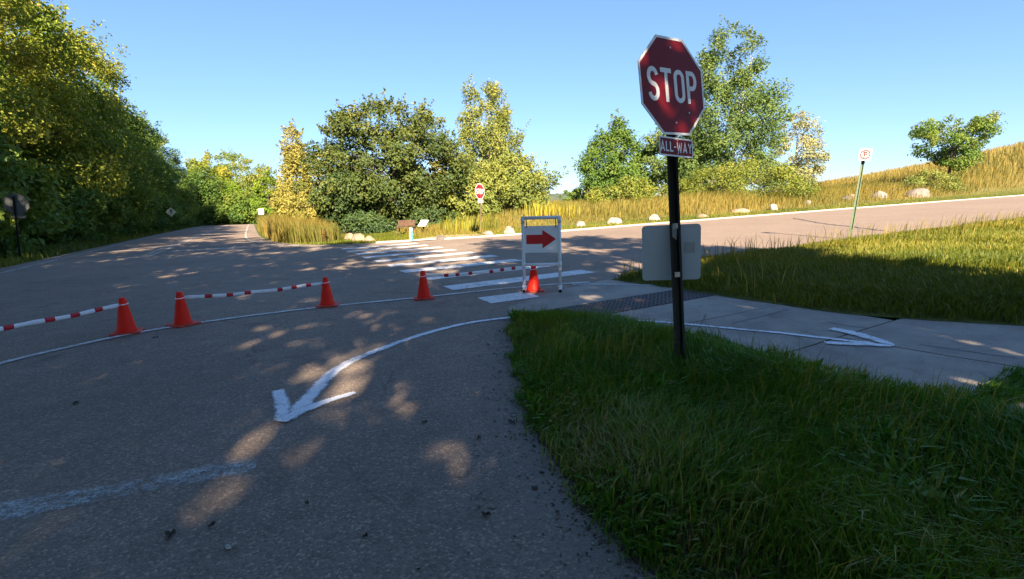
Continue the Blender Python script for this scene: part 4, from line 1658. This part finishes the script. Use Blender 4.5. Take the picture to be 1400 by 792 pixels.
MB().tube([fp(-0.03, H_f - 0.005), fp(1.03, H_f - 0.005)], PR * 1.06, 14).build('top_rail', M['white_plastic'], pf)
MB().tube([fp(0, 0.45), fp(1, 0.45)], PR * 0.9, 14).build('cross_rail', M['white_plastic'], pf)
# panel
Bp = plate_basis((0, 0, 1), -dyn)
pw = dx.length * 0.93
ph = 0.435
pc_h = H_f - 0.135 - ph / 2
pcn = org + fp(0.5, pc_h, -0.005)
mb = MB().prism([(-pw / 2, -ph / 2), (pw / 2, -ph / 2), (pw / 2, ph / 2), (-pw / 2, ph / 2)], -0.004, 0.004)
pan = plate_obj('panel', mb, pcn, Bp, M['panel'], pf, org)
a_ = pw / 0.60
arr = [(-0.265, -0.075), (0.02, -0.075), (0.02, -0.152), (0.262, 0.0), (0.02, 0.152), (0.02, 0.075), (-0.265, 0.075)]
mb = MB()
mb.add([(x * a_, y, 0.0055) for x, y in arr], [(0, 1, 5, 6), (2, 3, 4, 5, 1)])
plate_obj('red_arrow', mb, pcn, Bp, M['arrow_red'], pan, org)
for u in (-0.40, 0.40):
    hp = fp(0.5 + u, pc_h + ph / 2 - 0.03, -0.012)
    MB().tube([hp, hp + Vector((0.004, 0, 0.07)), hp + Vector((-0.004, 0.01, 0.14)), fp(0.5 + u, H_f, -0.005)], 0.008, 6).build('hanging_strap', M['black_print'], pan)

tA = CONES[4]
tB = org + fp(0.0, 0.42, -PR)
tape(tA, tB, [(0.19, 0.235), (0.31, 0.35), (0.445, 0.485), (0.665, 0.705), (0.78, 0.82), (0.90, 0.94)], 'red and white tape running along a crosswalk bar to the pipe frame', 0.03, 0.045)


# ------------------------------------------------------------------ rocks
def rock(px, py, w, h, mat, label, seed, off=0.0, depth=None, group='boulders behind the kerb'):
    p = ground_px(px, py, off)
    sc = p.y / FPX
    rx, rz_ = w * sc / 2 * 0.92, h * sc * 0.85
    ry = rx * 0.8
    bm = bmesh.new()
    bmesh.ops.create_icosphere(bm, subdivisions=4, radius=1.0)
    for v in bm.verts:
        c = v.co.copy()
        f = 1 + 0.28 * noise.noise(c * 1.1 + Vector((seed * 3.1, 0, 0))) + 0.12 * noise.noise(c * 2.7 + Vector((0, seed * 1.7, 0))) + 0.05 * noise.noise(c * 7 + Vector((0, 0, seed)))
        # flatten some facets
        for q in range(5):
            d = Vector((math.cos(seed + q * 1.9), math.sin(seed * 2 + q * 2.3), 0.5 + 0.4 * math.sin(q + seed))).normalized()
            e = (c * f).dot(d)
            if e > 0.78:
                c = c - d * (e - 0.78) / f * 0.8
        v.co = Vector((c.x * f * rx, c.y * f * ry, max(c.z * f, -0.35) * rz_ * 0.85 + rz_ * 0.04))
    me = bpy.data.meshes.new('boulder')
    bm.to_mesh(me)
    bm.free()
    me.polygons.foreach_set('use_smooth', [True] * len(me.polygons))
    me.materials.append(mat)
    o = link('boulder', me)
    gy = p.y + ry * 0.6
    gx = p.x * gy / p.y
    o.location = (gx, gy, tz(gx, gy) + 0.0)
    o.rotation_euler = (0, 0, random.uniform(-.3, .3))
    tag(o, label, 'boulder', group)


rock(668, 322.5, 17, 9, M['rock_pale'], 'low white boulder between the far stop sign post and a taller boulder', 1)
rock(696, 320.5, 18, 15, M['rock_pale'], 'tall rounded pale boulder next to the far stop sign', 2)
rock(793, 309.5, 16, 9, M['rock_pale'], 'small flat cream boulder right behind the arrow sign, alone', 3)
rock(841, 306, 24, 12, M['rock_pale'], 'wide lumpy white boulder in front of the round shrub', 4)
rock(895, 302, 19, 11, M['rock_pale'], 'domed white boulder seen beside the stop sign post', 5)
rock(961, 297.5, 17, 6, M['rock_tan'], 'flat tan boulder low in the grass past the stop sign post', 6)
rock(1012, 291, 26, 8, M['rock_tan'], 'long tan boulder half sunk in dry grass', 7)
rock(1057, 287.5, 13, 11, M['rock_pale'], 'upright egg shaped white boulder at the prairie edge', 8)
rock(1105, 279.5, 12, 7, M['rock_pale'], 'little white boulder left alone on the mown strip', 9)
rock(1156, 274, 15, 8, M['rock_dark'], 'dark brown stone put in as the shadowed end of the tan boulder behind the tilted post', 10)  # dark stone stands in for the shadow on the next boulder's end
rock(1167, 272.5, 18, 10, M['rock_tan'], 'tan boulder behind the tilted post', 11)
rock(1202, 271, 22, 11, M['rock_pale'], 'broad white boulder past the no parking sign', 12)
rock(1253, 270, 32, 15, M['rock_grey'], 'large angular grey boulder on the mown strip', 13)
rock(1312, 264, 20, 11, M['rock_grey'], 'brownish grey boulder hidden in tall grass', 14)
rock(478, 328, 16, 11, M['rock_tan'], 'tan boulder at the hydrant end of a three stone pile', 15, group='pile of stones near the bench')
rock(491, 329.5, 22, 14, M['rock_tan'], 'biggest tan boulder in the middle of a three stone pile', 16, group='pile of stones near the bench')
rock(505, 331, 18, 11, M['rock_tan'], 'sloping tan boulder of a stone pile, on the bench side', 17, group='pile of stones near the bench')
rock(602, 328.5, 17, 9, M['rock_dark'], 'dark boulder at the edge of the gravel path', 18)

# ------------------------------------------------------------------ bench, information panel, marker post, hydrant
b = ground_px(555.5, 320.8)
b.z = tz(b.x, b.y)
sc = b.y / FPX
bn = empty('park_bench', b, 'brown wooden park bench under the big dark tree', 'bench', rz=R(-6))
BW = 22 * sc * 1.05
for j in range(3):
    MB().box((0, 0.05 - 0.13 * j, 0.44), (BW, 0.11, 0.04)).build('seat_slat', M['wood'], bn)
for j in range(3):
    MB().box((0, 0.14 + 0.02 * j, 0.56 + 0.115 * j), (BW, 0.035, 0.10)).build('back_slat', M['wood'], bn)
for sx in (-1, 1):
    MB().box((sx * BW * 0.46, 0.17, 0.42), (0.06, 0.06, 0.85)).build('leg', M['post_brown'], bn)
    MB().box((sx * BW * 0.46, -0.2, 0.21), (0.06, 0.06, 0.43)).build('leg', M['post_brown'], bn)
b = ground_px(579.5, 320.8)
b.z = tz(b.x, b.y)
ip = empty('information_panel', b, 'tilted white information panel on a post beside the bench', 'information panel')
tp = at(578.5, 305.5, b.y)
MB().box((0, 0, (tp.z - b.z) / 2), (0.09, 0.09, tp.z - b.z)).build('post', M['post_dark'], ip)
Mt = Matrix.Rotation(R(-38), 3, 'Z') @ Matrix.Rotation(R(48), 3, 'X')
pn = MB().box((0, 0, 0), (0.62, 0.46, 0.04), Mt).xform(Matrix.Translation((0, -0.02, tp.z - b.z))).build('panel', M['panel'], ip)
MB().box((0, 0, 0), (0.66, 0.50, 0.03), Mt).xform(Matrix.Translation((0, 0.0, tp.z - b.z - 0.012))).build('frame', M['post_dark'], ip)
b = ground_px(563, 331)
b.z = tz(b.x, b.y)
mk = empty('marker_post', b, 'flat teal and white marker post at the crosswalk end', 'marker post')
tp = at(562.5, 311.5, b.y)
hh = tp.z - b.z
MB().prism(round_rect(0.135, 0.05, 0.015, 3), -0.1, hh).build('body', M['teal'], mk)
MB().box((-0.042, -0.027, hh * 0.52), (0.045, 0.006, hh * 0.93)).build('reflective_strip', M['sign_white'], mk)
MB().box((0.045, -0.027, hh * 0.86), (0.035, 0.006, hh * 0.2)).build('cap_band', M['sign_white'], mk)

b = ground_px(443.5, 332)
b.z = tz(b.x, b.y)
hy = empty('fire_hydrant', b, 'small rusty orange fire hydrant on the grass by the tall grass clump', 'hydrant')
MB().lathe([(0.15, 0), (0.15, 0.06), (0.10, 0.07), (0.10, 0.42), (0.145, 0.44), (0.145, 0.47), (0.12, 0.50), (0.10, 0.58), (0.05, 0.63), (0.035, 0.69), (0.02, 0.69)], (0, 0, 0), 16).build('body', M['hydrant'], hy)
for sx in (-1, 1):
    MB().tube([(sx * 0.09, 0, 0.36), (sx * 0.19, 0, 0.36)], 0.05, 10).build('nozzle', M['hydrant'], hy)
MB().tube([(0, -0.09, 0.33), (0, -0.2, 0.33)], 0.065, 10).build('nozzle', M['hydrant'], hy)

# slanted dark panel on a pole rising above the trees
b = at(446, 320, 42)
b.z = tz(b.x, b.y)
lp = empty('solar_pole', b, 'dark slanted panel on a pole poking out above the big tree', 'pole')
tp = at(446, 190, 42)
MB().tube([(0, 0, 0), (tp.x - b.x, 0, tp.z - b.z)], [0.09, 0.06], 10).build('pole', M['post_dark'], lp)
e0 = at(434.5, 171, 42) - b
e1 = at(449, 186, 42) - b
d = (e1 - e0).normalized()
mb = MB()
nn = Vector((d.z, 0, -d.x))
mb.add([e0 + Vector((0, sy, 0)) + nn * sn for sn in (-0.05, 0.05) for sy in (-0.3, 0.3)] + [e1 + Vector((0, sy, 0)) + nn * sn * 1.6 for sn in (-0.05, 0.05) for sy in (-0.3, 0.3)],
       [(0, 1, 3, 2), (4, 6, 7, 5), (0, 4, 5, 1), (2, 3, 7, 6), (0, 2, 6, 4), (1, 5, 7, 3)])
mb.build('panel', M['post_dark'], lp)

# ------------------------------------------------------------------ trees
PROFILES = {
    'round': lambda t: np.sqrt(np.clip(1 - (2 * t - 0.92) ** 2 / 1.18, 0.02, 1)),
    'oval': lambda t: np.clip(np.sin(np.pi * (0.12 + 0.86 * t)) ** 0.7, 0.05, 1),
    'dome': lambda t: np.clip(np.sqrt(np.clip(1 - t ** 2.1, 0, 1)) * (0.86 + 0.14 * np.sin(t * 3)), 0.04, 1),
    'column': lambda t: np.clip(0.85 * np.sin(np.pi * (0.14 + 0.84 * t)) ** 0.45 + 0.12 * np.sin(t * 14), 0.08, 1),
    'poplar': lambda t: np.clip((1 - 0.55 * t) * np.sin(np.pi * (0.22 + 0.76 * t)) ** 0.5 + 0.10 * np.sin(t * 17), 0.08, 1),
    'cone': lambda t: np.clip(1.0 - 0.25 * t - 0.75 * t ** 2.4, 0.05, 1) * np.clip(0.7 + 2.0 * t, 0, 1),
    'spire': lambda t: np.clip(1.05 * (1 - t) ** 0.72, 0.05, 1),
    'spread': lambda t: np.clip(np.sin(np.pi * (0.1 + 0.85 * t)) ** 0.55 * (0.6 + 0.5 * t), 0.05, 1),
}


def tree_mesh(seed, H, cb, Rr, prof, ncl, nleaf, leaf, tr, cr=None, stems=1, flat=0.75, gap=0.33, aspect=0.6, droop=0.0, tips=0):
    """returns (trunk mesh, crown mesh), base at the origin"""
    r = np.random.default_rng(seed)
    P = PROFILES[prof]
    ph = r.uniform(0, 6.28, 8)

    def env(t, az):
        lob = 1 + 0.16 * np.sin(2 * az + ph[0] + 3 * t) + 0.12 * np.sin(3 * az + ph[1] - 5 * t) + 0.09 * np.sin(5 * az + ph[2] + 9 * t) + 0.08 * np.sin(t * 11 + ph[3])
        return Rr * P(t) * lob
    cr = cr or Rr * 0.24
    # clump centres
    cs = []
    while len(cs) < ncl:
        t = r.uniform(0.0, 1.0)
        az = r.uniform(0, 2 * np.pi)
        rad = env(t, az)
        if r.uniform() > (rad / Rr) * 0.9 + 0.1:
            continue
        u = r.uniform()
        q = 0.25 + 0.75 * u ** 0.45
        c = np.array([math.cos(az) * rad * q, math.sin(az) * rad * q, cb + t * (H - cb)])
        if np.sin(c[0] * 0.9 / Rr * 5 + ph[4]) * np.sin(c[1] * 0.9 / Rr * 5 + ph[5]) * np.sin(c[2] / Rr * 4 + ph[6]) > gap:
            continue
        cs.append(c)
    cs = np.array(cs)
    crs = cr * r.uniform(0.55, 1.35, len(cs))
    crs *= np.clip(1.15 - 0.5 * (cs[:, 2] - cb) / (H - cb), 0.5, 1.2)
    # leaves
    w = crs ** 2
    idx = r.choice(len(cs), nleaf, p=w / w.sum())
    d = r.normal(size=(nleaf, 3))
    d /= np.linalg.norm(d, axis=1)[:, None]
    rr = r.uniform(0, 1, nleaf) ** 0.42
    off = d * (rr * crs[idx])[:, None]
    off[:, 2] *= flat
    if droop:
        off[:, 2] -= droop * np.hypot(off[:, 0], off[:, 1])
    pos = cs[idx] + off
    # stray leaves on the outline
    stray = r.uniform(0, 1, nleaf) > 0.93
    pos[stray] += d[stray] * crs[idx[stray]][:, None] * 0.45
    if tips:
        # leafy shoots sticking out of the outline
        surf = np.argsort(-(np.hypot(cs[:, 0], cs[:, 1]) / Rr + 1.1 * (cs[:, 2] - cb) / (H - cb)))[:max(8, int(len(cs) * 0.6))]
        per = 16
        nt_ = min(tips * per, nleaf // 4)
        k_ = np.arange(nt_) // per
        c_i = r.choice(surf, tips)[k_]
        dv = r.normal(size=(tips, 3)) * 0.35 + np.array([0, 0, 0.9])
        dv[:, :2] += cs[r.choice(surf, tips)][:, :2] * 0.0
        o_ = cs[c_i].copy()
        o_[:, 2] = 0
        o_ /= np.linalg.norm(o_, axis=1)[:, None] + 1e-6
        dd = dv[k_] + o_ * 0.45
        dd /= np.linalg.norm(dd, axis=1)[:, None]
        ln_ = (crs[c_i] * r.uniform(1.0, 1.75, tips)[k_])
        tt_ = (np.arange(nt_) % per) / per
        pos[:nt_] = cs[c_i] + r.normal(size=(tips, 3))[k_] * crs[c_i][:, None] * 0.35 + dd * (ln_ * (0.35 + 0.65 * tt_))[:, None] + r.normal(size=(nt_, 3)) * (0.22 * crs[c_i] * (1.05 - tt_))[:, None]
        idx[:nt_] = c_i
    cen = np.array([0, 0, cb + 0.45 * (H - cb)])
    outw = pos - cen
    outw /= np.linalg.norm(outw, axis=1)[:, None] + 1e-6
    nrm = d * 0.55 + outw * 0.45 + np.array([0, 0, 0.45]) + r.normal(size=(nleaf, 3)) * 0.55
    nrm /= np.linalg.norm(nrm, axis=1)[:, None]
    tv = np.cross(nrm, r.normal(size=(nleaf, 3)))
    tv /= np.linalg.norm(tv, axis=1)[:, None] + 1e-9
    bv = np.cross(nrm, tv)
    sz = leaf * r.uniform(0.55, 1.35, nleaf)
    L = tv * sz[:, None]
    W = bv * (sz * aspect)[:, None]
    fold = nrm * (sz * 0.16)[:, None]
    V = np.stack([pos - L * 0.55, pos - W * 0.5 + fold + L * r.uniform(-0.15, 0.1, nleaf)[:, None], pos + L * 0.55, pos + W * 0.5 + fold + L * r.uniform(-0.15, 0.1, nleaf)[:, None]], 1)
    clh = r.uniform(0, 1, len(cs))
    hue = np.clip(0.45 * clh[idx] + 0.35 * r.beta(2, 2, nleaf) + 0.22 * (pos[:, 2] - cb) / (H - cb), 0, 1)
    q = np.arange(nleaf * 4).reshape(-1, 4)
    crown = np_mesh('crown', V.reshape(-1, 3), q, attr={'hue': np.repeat(hue, 4)})
    # trunk and limbs
    mb = MB()
    stem_lines = []
    for k in range(stems):
        a0 = r.uniform(0, 6.28)
        sp = 0.0 if stems == 1 else Rr * 0.12
        top = cb + (H - cb) * r.uniform(0.78, 0.93)
        dx, dy = math.cos(a0) * sp, math.sin(a0) * sp
        ln = []
        kx, ky = r.normal(0, 0.012 * H, 2)
        n = 9
        for i in range(n + 1):
            t = i / n
            s_ = math.sin(t * 3.0)
            ln.append((dx * (0.3 + 2.6 * t) + kx * s_, dy * (0.3 + 2.6 * t) + ky * s_, -0.3 + (top + 0.3) * t))
        rad = [tr / math.sqrt(stems) * (1.35 if i == 0 else (1 - 0.88 * i / n)) for i in range(n + 1)]
        mb.tube(ln, rad, 8, False)
        stem_lines.append((np.array(ln), rad))
    order = np.argsort(-crs)[:max(14, ncl // 3)]
    for ci in order:
        c = cs[ci]
        ln, rad = stem_lines[r.integers(0, stems)]
        hz = max(min(c[2] - 0.45 * math.hypot(c[0], c[1]) - 0.1, ln[-1][2] * 0.97), min(cb * 0.55, c[2] * 0.5))
        st = np.array([np.interp(hz, ln[:, 2], ln[:, i]) for i in range(3)])
        rb = float(np.interp(hz, ln[:, 2], rad)) * 0.5
        mid = st * 0.45 + c * 0.55 + np.array([0, 0, 0.10 * np.linalg.norm(c - st)]) + r.normal(0, 0.03 * Rr, 3)
        mb.tube([st, st * 0.75 + mid * 0.25 + np.array([0, 0, .03 * Rr]), mid, c * 0.7 + mid * 0.3, c], [rb, rb * 0.8, rb * 0.55, rb * 0.35, rb * 0.12], 5, False)
    return mb.mesh('trunk'), crown


def put_tree(name, meshes, leafm, barkm, x, y, label, group=None, sc=1.0, rz=0.0, cat='tree', zs=1.0):
    r_ = empty(name, (x, y, tz(x, y) - 0.05), label, cat, group, rz)
    r_.scale = (sc, sc, sc * zs)
    for nm, me, mt in (('trunk', meshes[0], barkm), ('crown', meshes[1], leafm)):
        o = bpy.data.objects.new(nm if cat == 'tree' else ('stems' if nm == 'trunk' else 'foliage'), me)
        if len(me.materials) == 0:
            me.materials.append(mt)
        COL.objects.link(o)
        o.parent = r_
    return r_


def hero(px, Y, top_py, w_px, prof, leafm, barkm, label, seed, cbf=0.12, ncl=120, nleaf=14000, leaf=0.28, group=None, name='tree', cat='tree', tr=None, base_py=None, **kw):
    """a tree with the height and spread it shows at distance Y"""
    tp = at(px, top_py, Y)
    x = tp.x
    g = tz(x, Y)
    H = tp.z - g
    Rr = w_px / 2 * Y / FPX * 1.06
    me = tree_mesh(seed, H * 0.97, H * cbf, Rr, prof, ncl, int(nleaf * 1.35), leaf * 0.84, tr or (0.09 + H * 0.014), **kw)
    return put_tree(name, me, leafm, barkm, x, Y, label, group, 1.0, 0.0, cat)


# the trees beyond the junction
hero(527, 38, 139, 182, 'round', M['leaf_dark'], M['bark'], 'big dense dark olive tree behind the bench', 101, 0.04, 330, 46000, 0.24, cr=0.85, gap=2.0, tips=320)
hero(462, 35, 232, 66, 'oval', M['leaf_walnut'], M['bark_pale'], 'deep green small tree with a pale slim trunk against the big olive tree', 102, 0.22, 70, 7000, 0.30, aspect=0.4, droop=0.4)
hero(400, 58, 172, 58, 'spire', M['leaf_yellow'], M['bark_pale'], 'narrow pale yellow tree beside the far road', 103, 0.05, 120, 13000, 0.30, cr=0.85, tips=120, flat=1.1)
hero(430, 56, 205, 56, 'oval', M['leaf_yellow'], M['bark_pale'], 'yellow tree peeping out beside the big olive tree', 104, 0.1, 60, 6000, 0.34)
hero(364, 66, 232, 36, 'oval', M['leaf_lime'], M['bark'], 'small lime green tree by the white road sign', 105, 0.05, 60, 5000, 0.36)
hero(603, 54, 212, 46, 'oval', M['leaf_yellow'], M['bark_pale'], 'yellow tree between the olive tree and the tall aspen', 106, 0.05, 70, 7000, 0.32)
hero(664, 47, 112, 84, 'column', M['leaf_aspen'], M['bark_pale'], 'tall columnar yellow green aspen behind the far stop sign', 107, 0.15, 200, 22000, 0.22, cr=0.7, stems=3, gap=0.6, tips=240, flat=1.2)
hero(700, 41, 208, 100, 'dome', M['leaf_aspen'], M['bark'], 'low bushy yellow green tree in front of the aspen', 108, 0.03, 130, 16000, 0.24, cr=0.75, tips=120)
hero(640, 39, 232, 84, 'dome', M['leaf_aspen'], M['bark'], 'short yellowish leafy tree behind the far stop sign post', 109, 0.03, 80, 9000, 0.26)
hero(843, 62, 158, 100, 'cone', M['leaf_green'], M['bark'], 'rounded bright green tree standing apart behind the prairie', 110, 0.04, 220, 26000, 0.32, cr=1.05, gap=2, tips=120)
hero(1000, 58, 27, 150, 'poplar', M['leaf_poplar'], M['bark_pale'], 'tallest poplar with white stems behind the stop sign', 111, 0.08, 260, 36000, 0.30, cr=1.1, stems=4, gap=0.4, tips=260, flat=1.0)
hero(925, 60, 150, 76, 'oval', M['leaf_poplar'], M['bark_pale'], 'shorter poplar half hidden by the stop sign post', 112, 0.1, 80, 8000, 0.34, cr=0.95)
hero(1092, 61, 150, 66, 'oval', M['leaf_grey'], M['bark_pale'], 'airy silver green tree next to the tallest poplar', 113, 0.12, 80, 6500, 0.30, cr=0.85, gap=0.2)
hero(1306, 72, 154, 112, 'spread', M['leaf_green'], M['bark'], 'spreading green tree at the foot of the tan hill', 114, 0.25, 80, 8500, 0.36, cr=1.1, gap=0.2)


def shrub(px, Y, top_py, w_px, leafm, label, seed, nleaf=6000, leaf=0.22, group=None, prof='dome'):
    hero(px, Y, top_py, w_px, prof, leafm, M['bark'], label, seed, 0.02, 70, nleaf, leaf, group, 'shrub', 'shrub', tr=0.06, cr=w_px * Y / FPX * 0.10)


SG = 'shrubs at the back of the prairie'
shrub(855, 47, 243, 110, M['leaf_shrub'], 'broad yellow green shrub below the rounded green tree', 201, 8000, group=SG)
shrub(1012, 50, 214, 150, M['leaf_shrub'], 'widest rounded shrub at the foot of the tallest poplar', 202, 10000, group=SG)
shrub(945, 52, 246, 70, M['leaf_shrub'], 'shrub showing right beside the stop sign post', 203, 5000, group=SG)
shrub(1270, 58, 232, 70, M['leaf_aspen'], 'low yellowish shrub under the spreading tree', 204, 4000, group=SG)
shrub(786, 62, 256, 40, M['leaf_green'], 'low dark shrub left of the rounded green tree at its foot', 205, 3000, 0.3, group=SG)
shrub(415, 31, 308, 40, M['leaf_green'], 'green weedy bush at the end of the tall olive grass', 206, 2500, 0.14)
shrub(430, 36, 282, 60, M['leaf_yellow'], 'reddish yellow brush behind the tall olive grass', 207, 3500, 0.18)
shrub(590, 36, 280, 60, M['leaf_walnut'], 'dark undergrowth behind the information panel', 208, 4500, 0.2)
shrub(500, 34.5, 290, 90, M['leaf_walnut'], 'dark undergrowth behind the stone pile', 209, 5000, 0.2)
shrub(395, 45, 262, 70, M['leaf_yellow'], 'yellow brush behind the corner grass clump', 210, 4000, 0.22)

# woodland along the left side of the main road: four kinds, copied one by one
WOODS = [tree_mesh(300 + i, h, cb, rr, pf, 85, 40000, 0.245, 0.30, cr=1.55, gap=0.3, tips=90)
         for i, (h, cb, rr, pf) in enumerate([(17.5, 2.6, 4.9, 'oval'), (15.5, 1.8, 5.2, 'round'), (19, 3.2, 4.8, 'oval'), (14, 1.5, 4.7, 'dome')])]
SHADE = [tree_mesh(350 + i, h, cb, rr, 'oval', 130, 17000 if i == 3 else 8300, 0.42, 0.30, cr=1.15, gap=2.0 if i == 3 else 0.26) for i, (h, cb, rr) in enumerate([(17.5, 4.5, 5.0), (19.5, 5.0, 5.2), (16, 4.0, 5.0), (16.5, 2.4, 4.3)])]
for t_, c_ in SHADE:
    t_.materials.append(M['bark'])
    c_.materials.append(M['leaf_wood'])
WOODS_Y = [(a, b.copy()) for a, b in WOODS[:2]]
for t_, c_ in WOODS:
    t_.materials.append(M['bark'])
    c_.materials.append(M['leaf_wood'])
for t_, c_ in WOODS_Y:
    c_.materials.clear()
    c_.materials.append(M['leaf_woodyel'])
SHRUBS = [tree_mesh(330 + i, h, 0.1, rr, 'dome', 50, 4500, 0.30, 0.07, cr=0.8) for i, (h, rr) in enumerate([(3.4, 2.2), (4.6, 2.6)])]
for t_, c_ in SHRUBS:
    t_.materials.append(M['bark'])
    c_.materials.append(M['leaf_wood'])

rw = random.Random(5)


def wood_tree(s, m, kind, label, group, sc=1.0, yel=False):
    x, y = XY(s, m)
    me = SHADE[kind] if yel == 2 else (WOODS_Y if yel else WOODS)[kind]
    put_tree('woodland_tree', me, None, None, x, y, label, group, sc, rw.uniform(0, 6.28), zs=rw.uniform(0.93, 1.07))


G1 = 'woods on the left of the main road'
L1 = 'tall leafy tree in the front row of the woods along the main road'
L2 = 'tree standing deeper in the woods behind the front row'
front = [(-13.6, 28, 0, 1.12, 0), (-13.2, 40, 1, 0.92, 1), (-13.6, 47, 0, 1.02, 1), (-13.0, 55.5, 1, 1.10, 1), (-13.8, 64, 2, 0.92, 0), (-13.2, 73, 1, 0.95, 0), (-13.4, 82, 3, 1.0, 0), (-13.2, 91, 0, 0.9, 0), (-13.4, 100, 3, 1.0, 0)]
for s, m, k, sc, ye in front:
    wood_tree(s, m, k, ('yellowing tree in the front row of the woods along the main road' if ye else 'green leafy tree in the front row of the woods along the main road'), G1, sc, bool(ye))
for m in range(28, 112, 9):
    wood_tree(-20.5 + rw.uniform(-1, 1), m + rw.uniform(-1.5, 1.5), rw.choice((0, 2)), L2, G1, rw.uniform(0.78, 0.92))
for i in range(20):
    s, m = -10.6 + rw.uniform(-0.8, 0.5), 27 + i * 4.0 + rw.uniform(-1, 1)
    x, y = XY(s, m)
    put_tree('woodland_shrub', SHRUBS[i % 2], None, None, x, y, 'leafy shrub at the shaded foot of the left woods', 'undergrowth at the foot of the woods', rw.uniform(0.75, 1.15), rw.uniform(0, 6.28), 'shrub')
# where the far road disappears
GD = 'trees closing off the far road'
for px, Y, top, w, mt, lab in [(283, 112, 204, 52, 'leaf_woodyel', 'yellow topped tree where the far road vanishes, next to the woods'),
                               (318, 124, 202, 60, 'leaf_woodyel', 'highest golden green tree closing the end of the far road'),
                               (350, 118, 222, 56, 'leaf_aspen', 'dull olive tree closing the far road beside the lime green tree'),
                               (300, 105, 240, 60, 'leaf_lime', 'bright green tree below the golden ones at the road end'),
                               (333, 100, 262, 54, 'leaf_wood', 'low dark green tree right over the end of the road'),
                               (268, 98, 225, 50, 'leaf_wood', 'dark green tree at the road end where the woods stop')]:
    hero(px, Y, top, w, 'round', M[mt], M['bark'], lab, 400 + px, 0.03, 90, 11000, 0.45, GD, cr=1.6, tips=60, gap=1)
for i, px in enumerate((258, 276, 296, 318, 338, 352)):
    p = at(px, 300, 98 + (i % 2) * 6)
    put_tree('woodland_shrub', SHRUBS[i % 2], None, None, p.x, p.y, 'dark shrub across the end of the far road', 'undergrowth at the end of the road', 1.4, i * 1.1, 'shrub')

# the same woods go on beside and behind the camera; they throw the shade
GB = 'woods going on behind the junction'
LB = 'tall tree of the woods that shade the junction'
shade = [(-12.5, 11), (-11, 4), (-9.6, -3), (-8.0, -8), (-7.8, -13.5), (-7.8, -20), (-7.8, -27), (-8.0, -34),
         (-19, 11), (-18, 1), (-16, -8), (-15.5, -17), (-15.5, -26), (-15.5, -35)]
for i, (s, m) in enumerate(shade):
    wood_tree(s + rw.uniform(-.6, .6), m + rw.uniform(-.8, .8), (0, 1, 2)[i % 3], LB, GB, rw.uniform(1.0, 1.12), 2)
GV = 'roadside trees behind the junction'
for i, (s, m, k, sc) in enumerate([(2.0, -7.6, 3, 1.0)]):
    wood_tree(s, m, k, 'roadside tree on the verge shading the concrete path', GV, sc, 2)

# ------------------------------------------------------------------ far wooded ridge
def ridge():
    xs = np.linspace(-700, 1500, 260)
    rows = 8
    V = []
    for j in range(rows):
        y = 900 + j * 60
        t = j / (rows - 1)
        hh = np.sin(t * math.pi * 0.5) ** 0.8
        z = (16 + 12 * np.sin(xs * 0.0045 + 1.2) + 7 * np.sin(xs * 0.013 + 0.3) + 3.0 * np.sin(xs * 0.05 + j) + rng.uniform(-2.0, 2.0, len(xs))) * hh
        z += 4
        V.append(np.stack([xs, np.full_like(xs, y) + rng.uniform(-20, 20, len(xs)), z], 1))
    V = np.concatenate(V)
    n = len(xs)
    i = np.arange(rows * n).reshape(rows, n)
    q = np.stack([i[:-1, :-1].ravel(), i[:-1, 1:].ravel(), i[1:, 1:].ravel(), i[1:, :-1].ravel()], 1)
    o = link('hills', np_mesh('hills', V, q, smooth=False), M['far_wood'])
    o['kind'] = 'structure'


ridge()
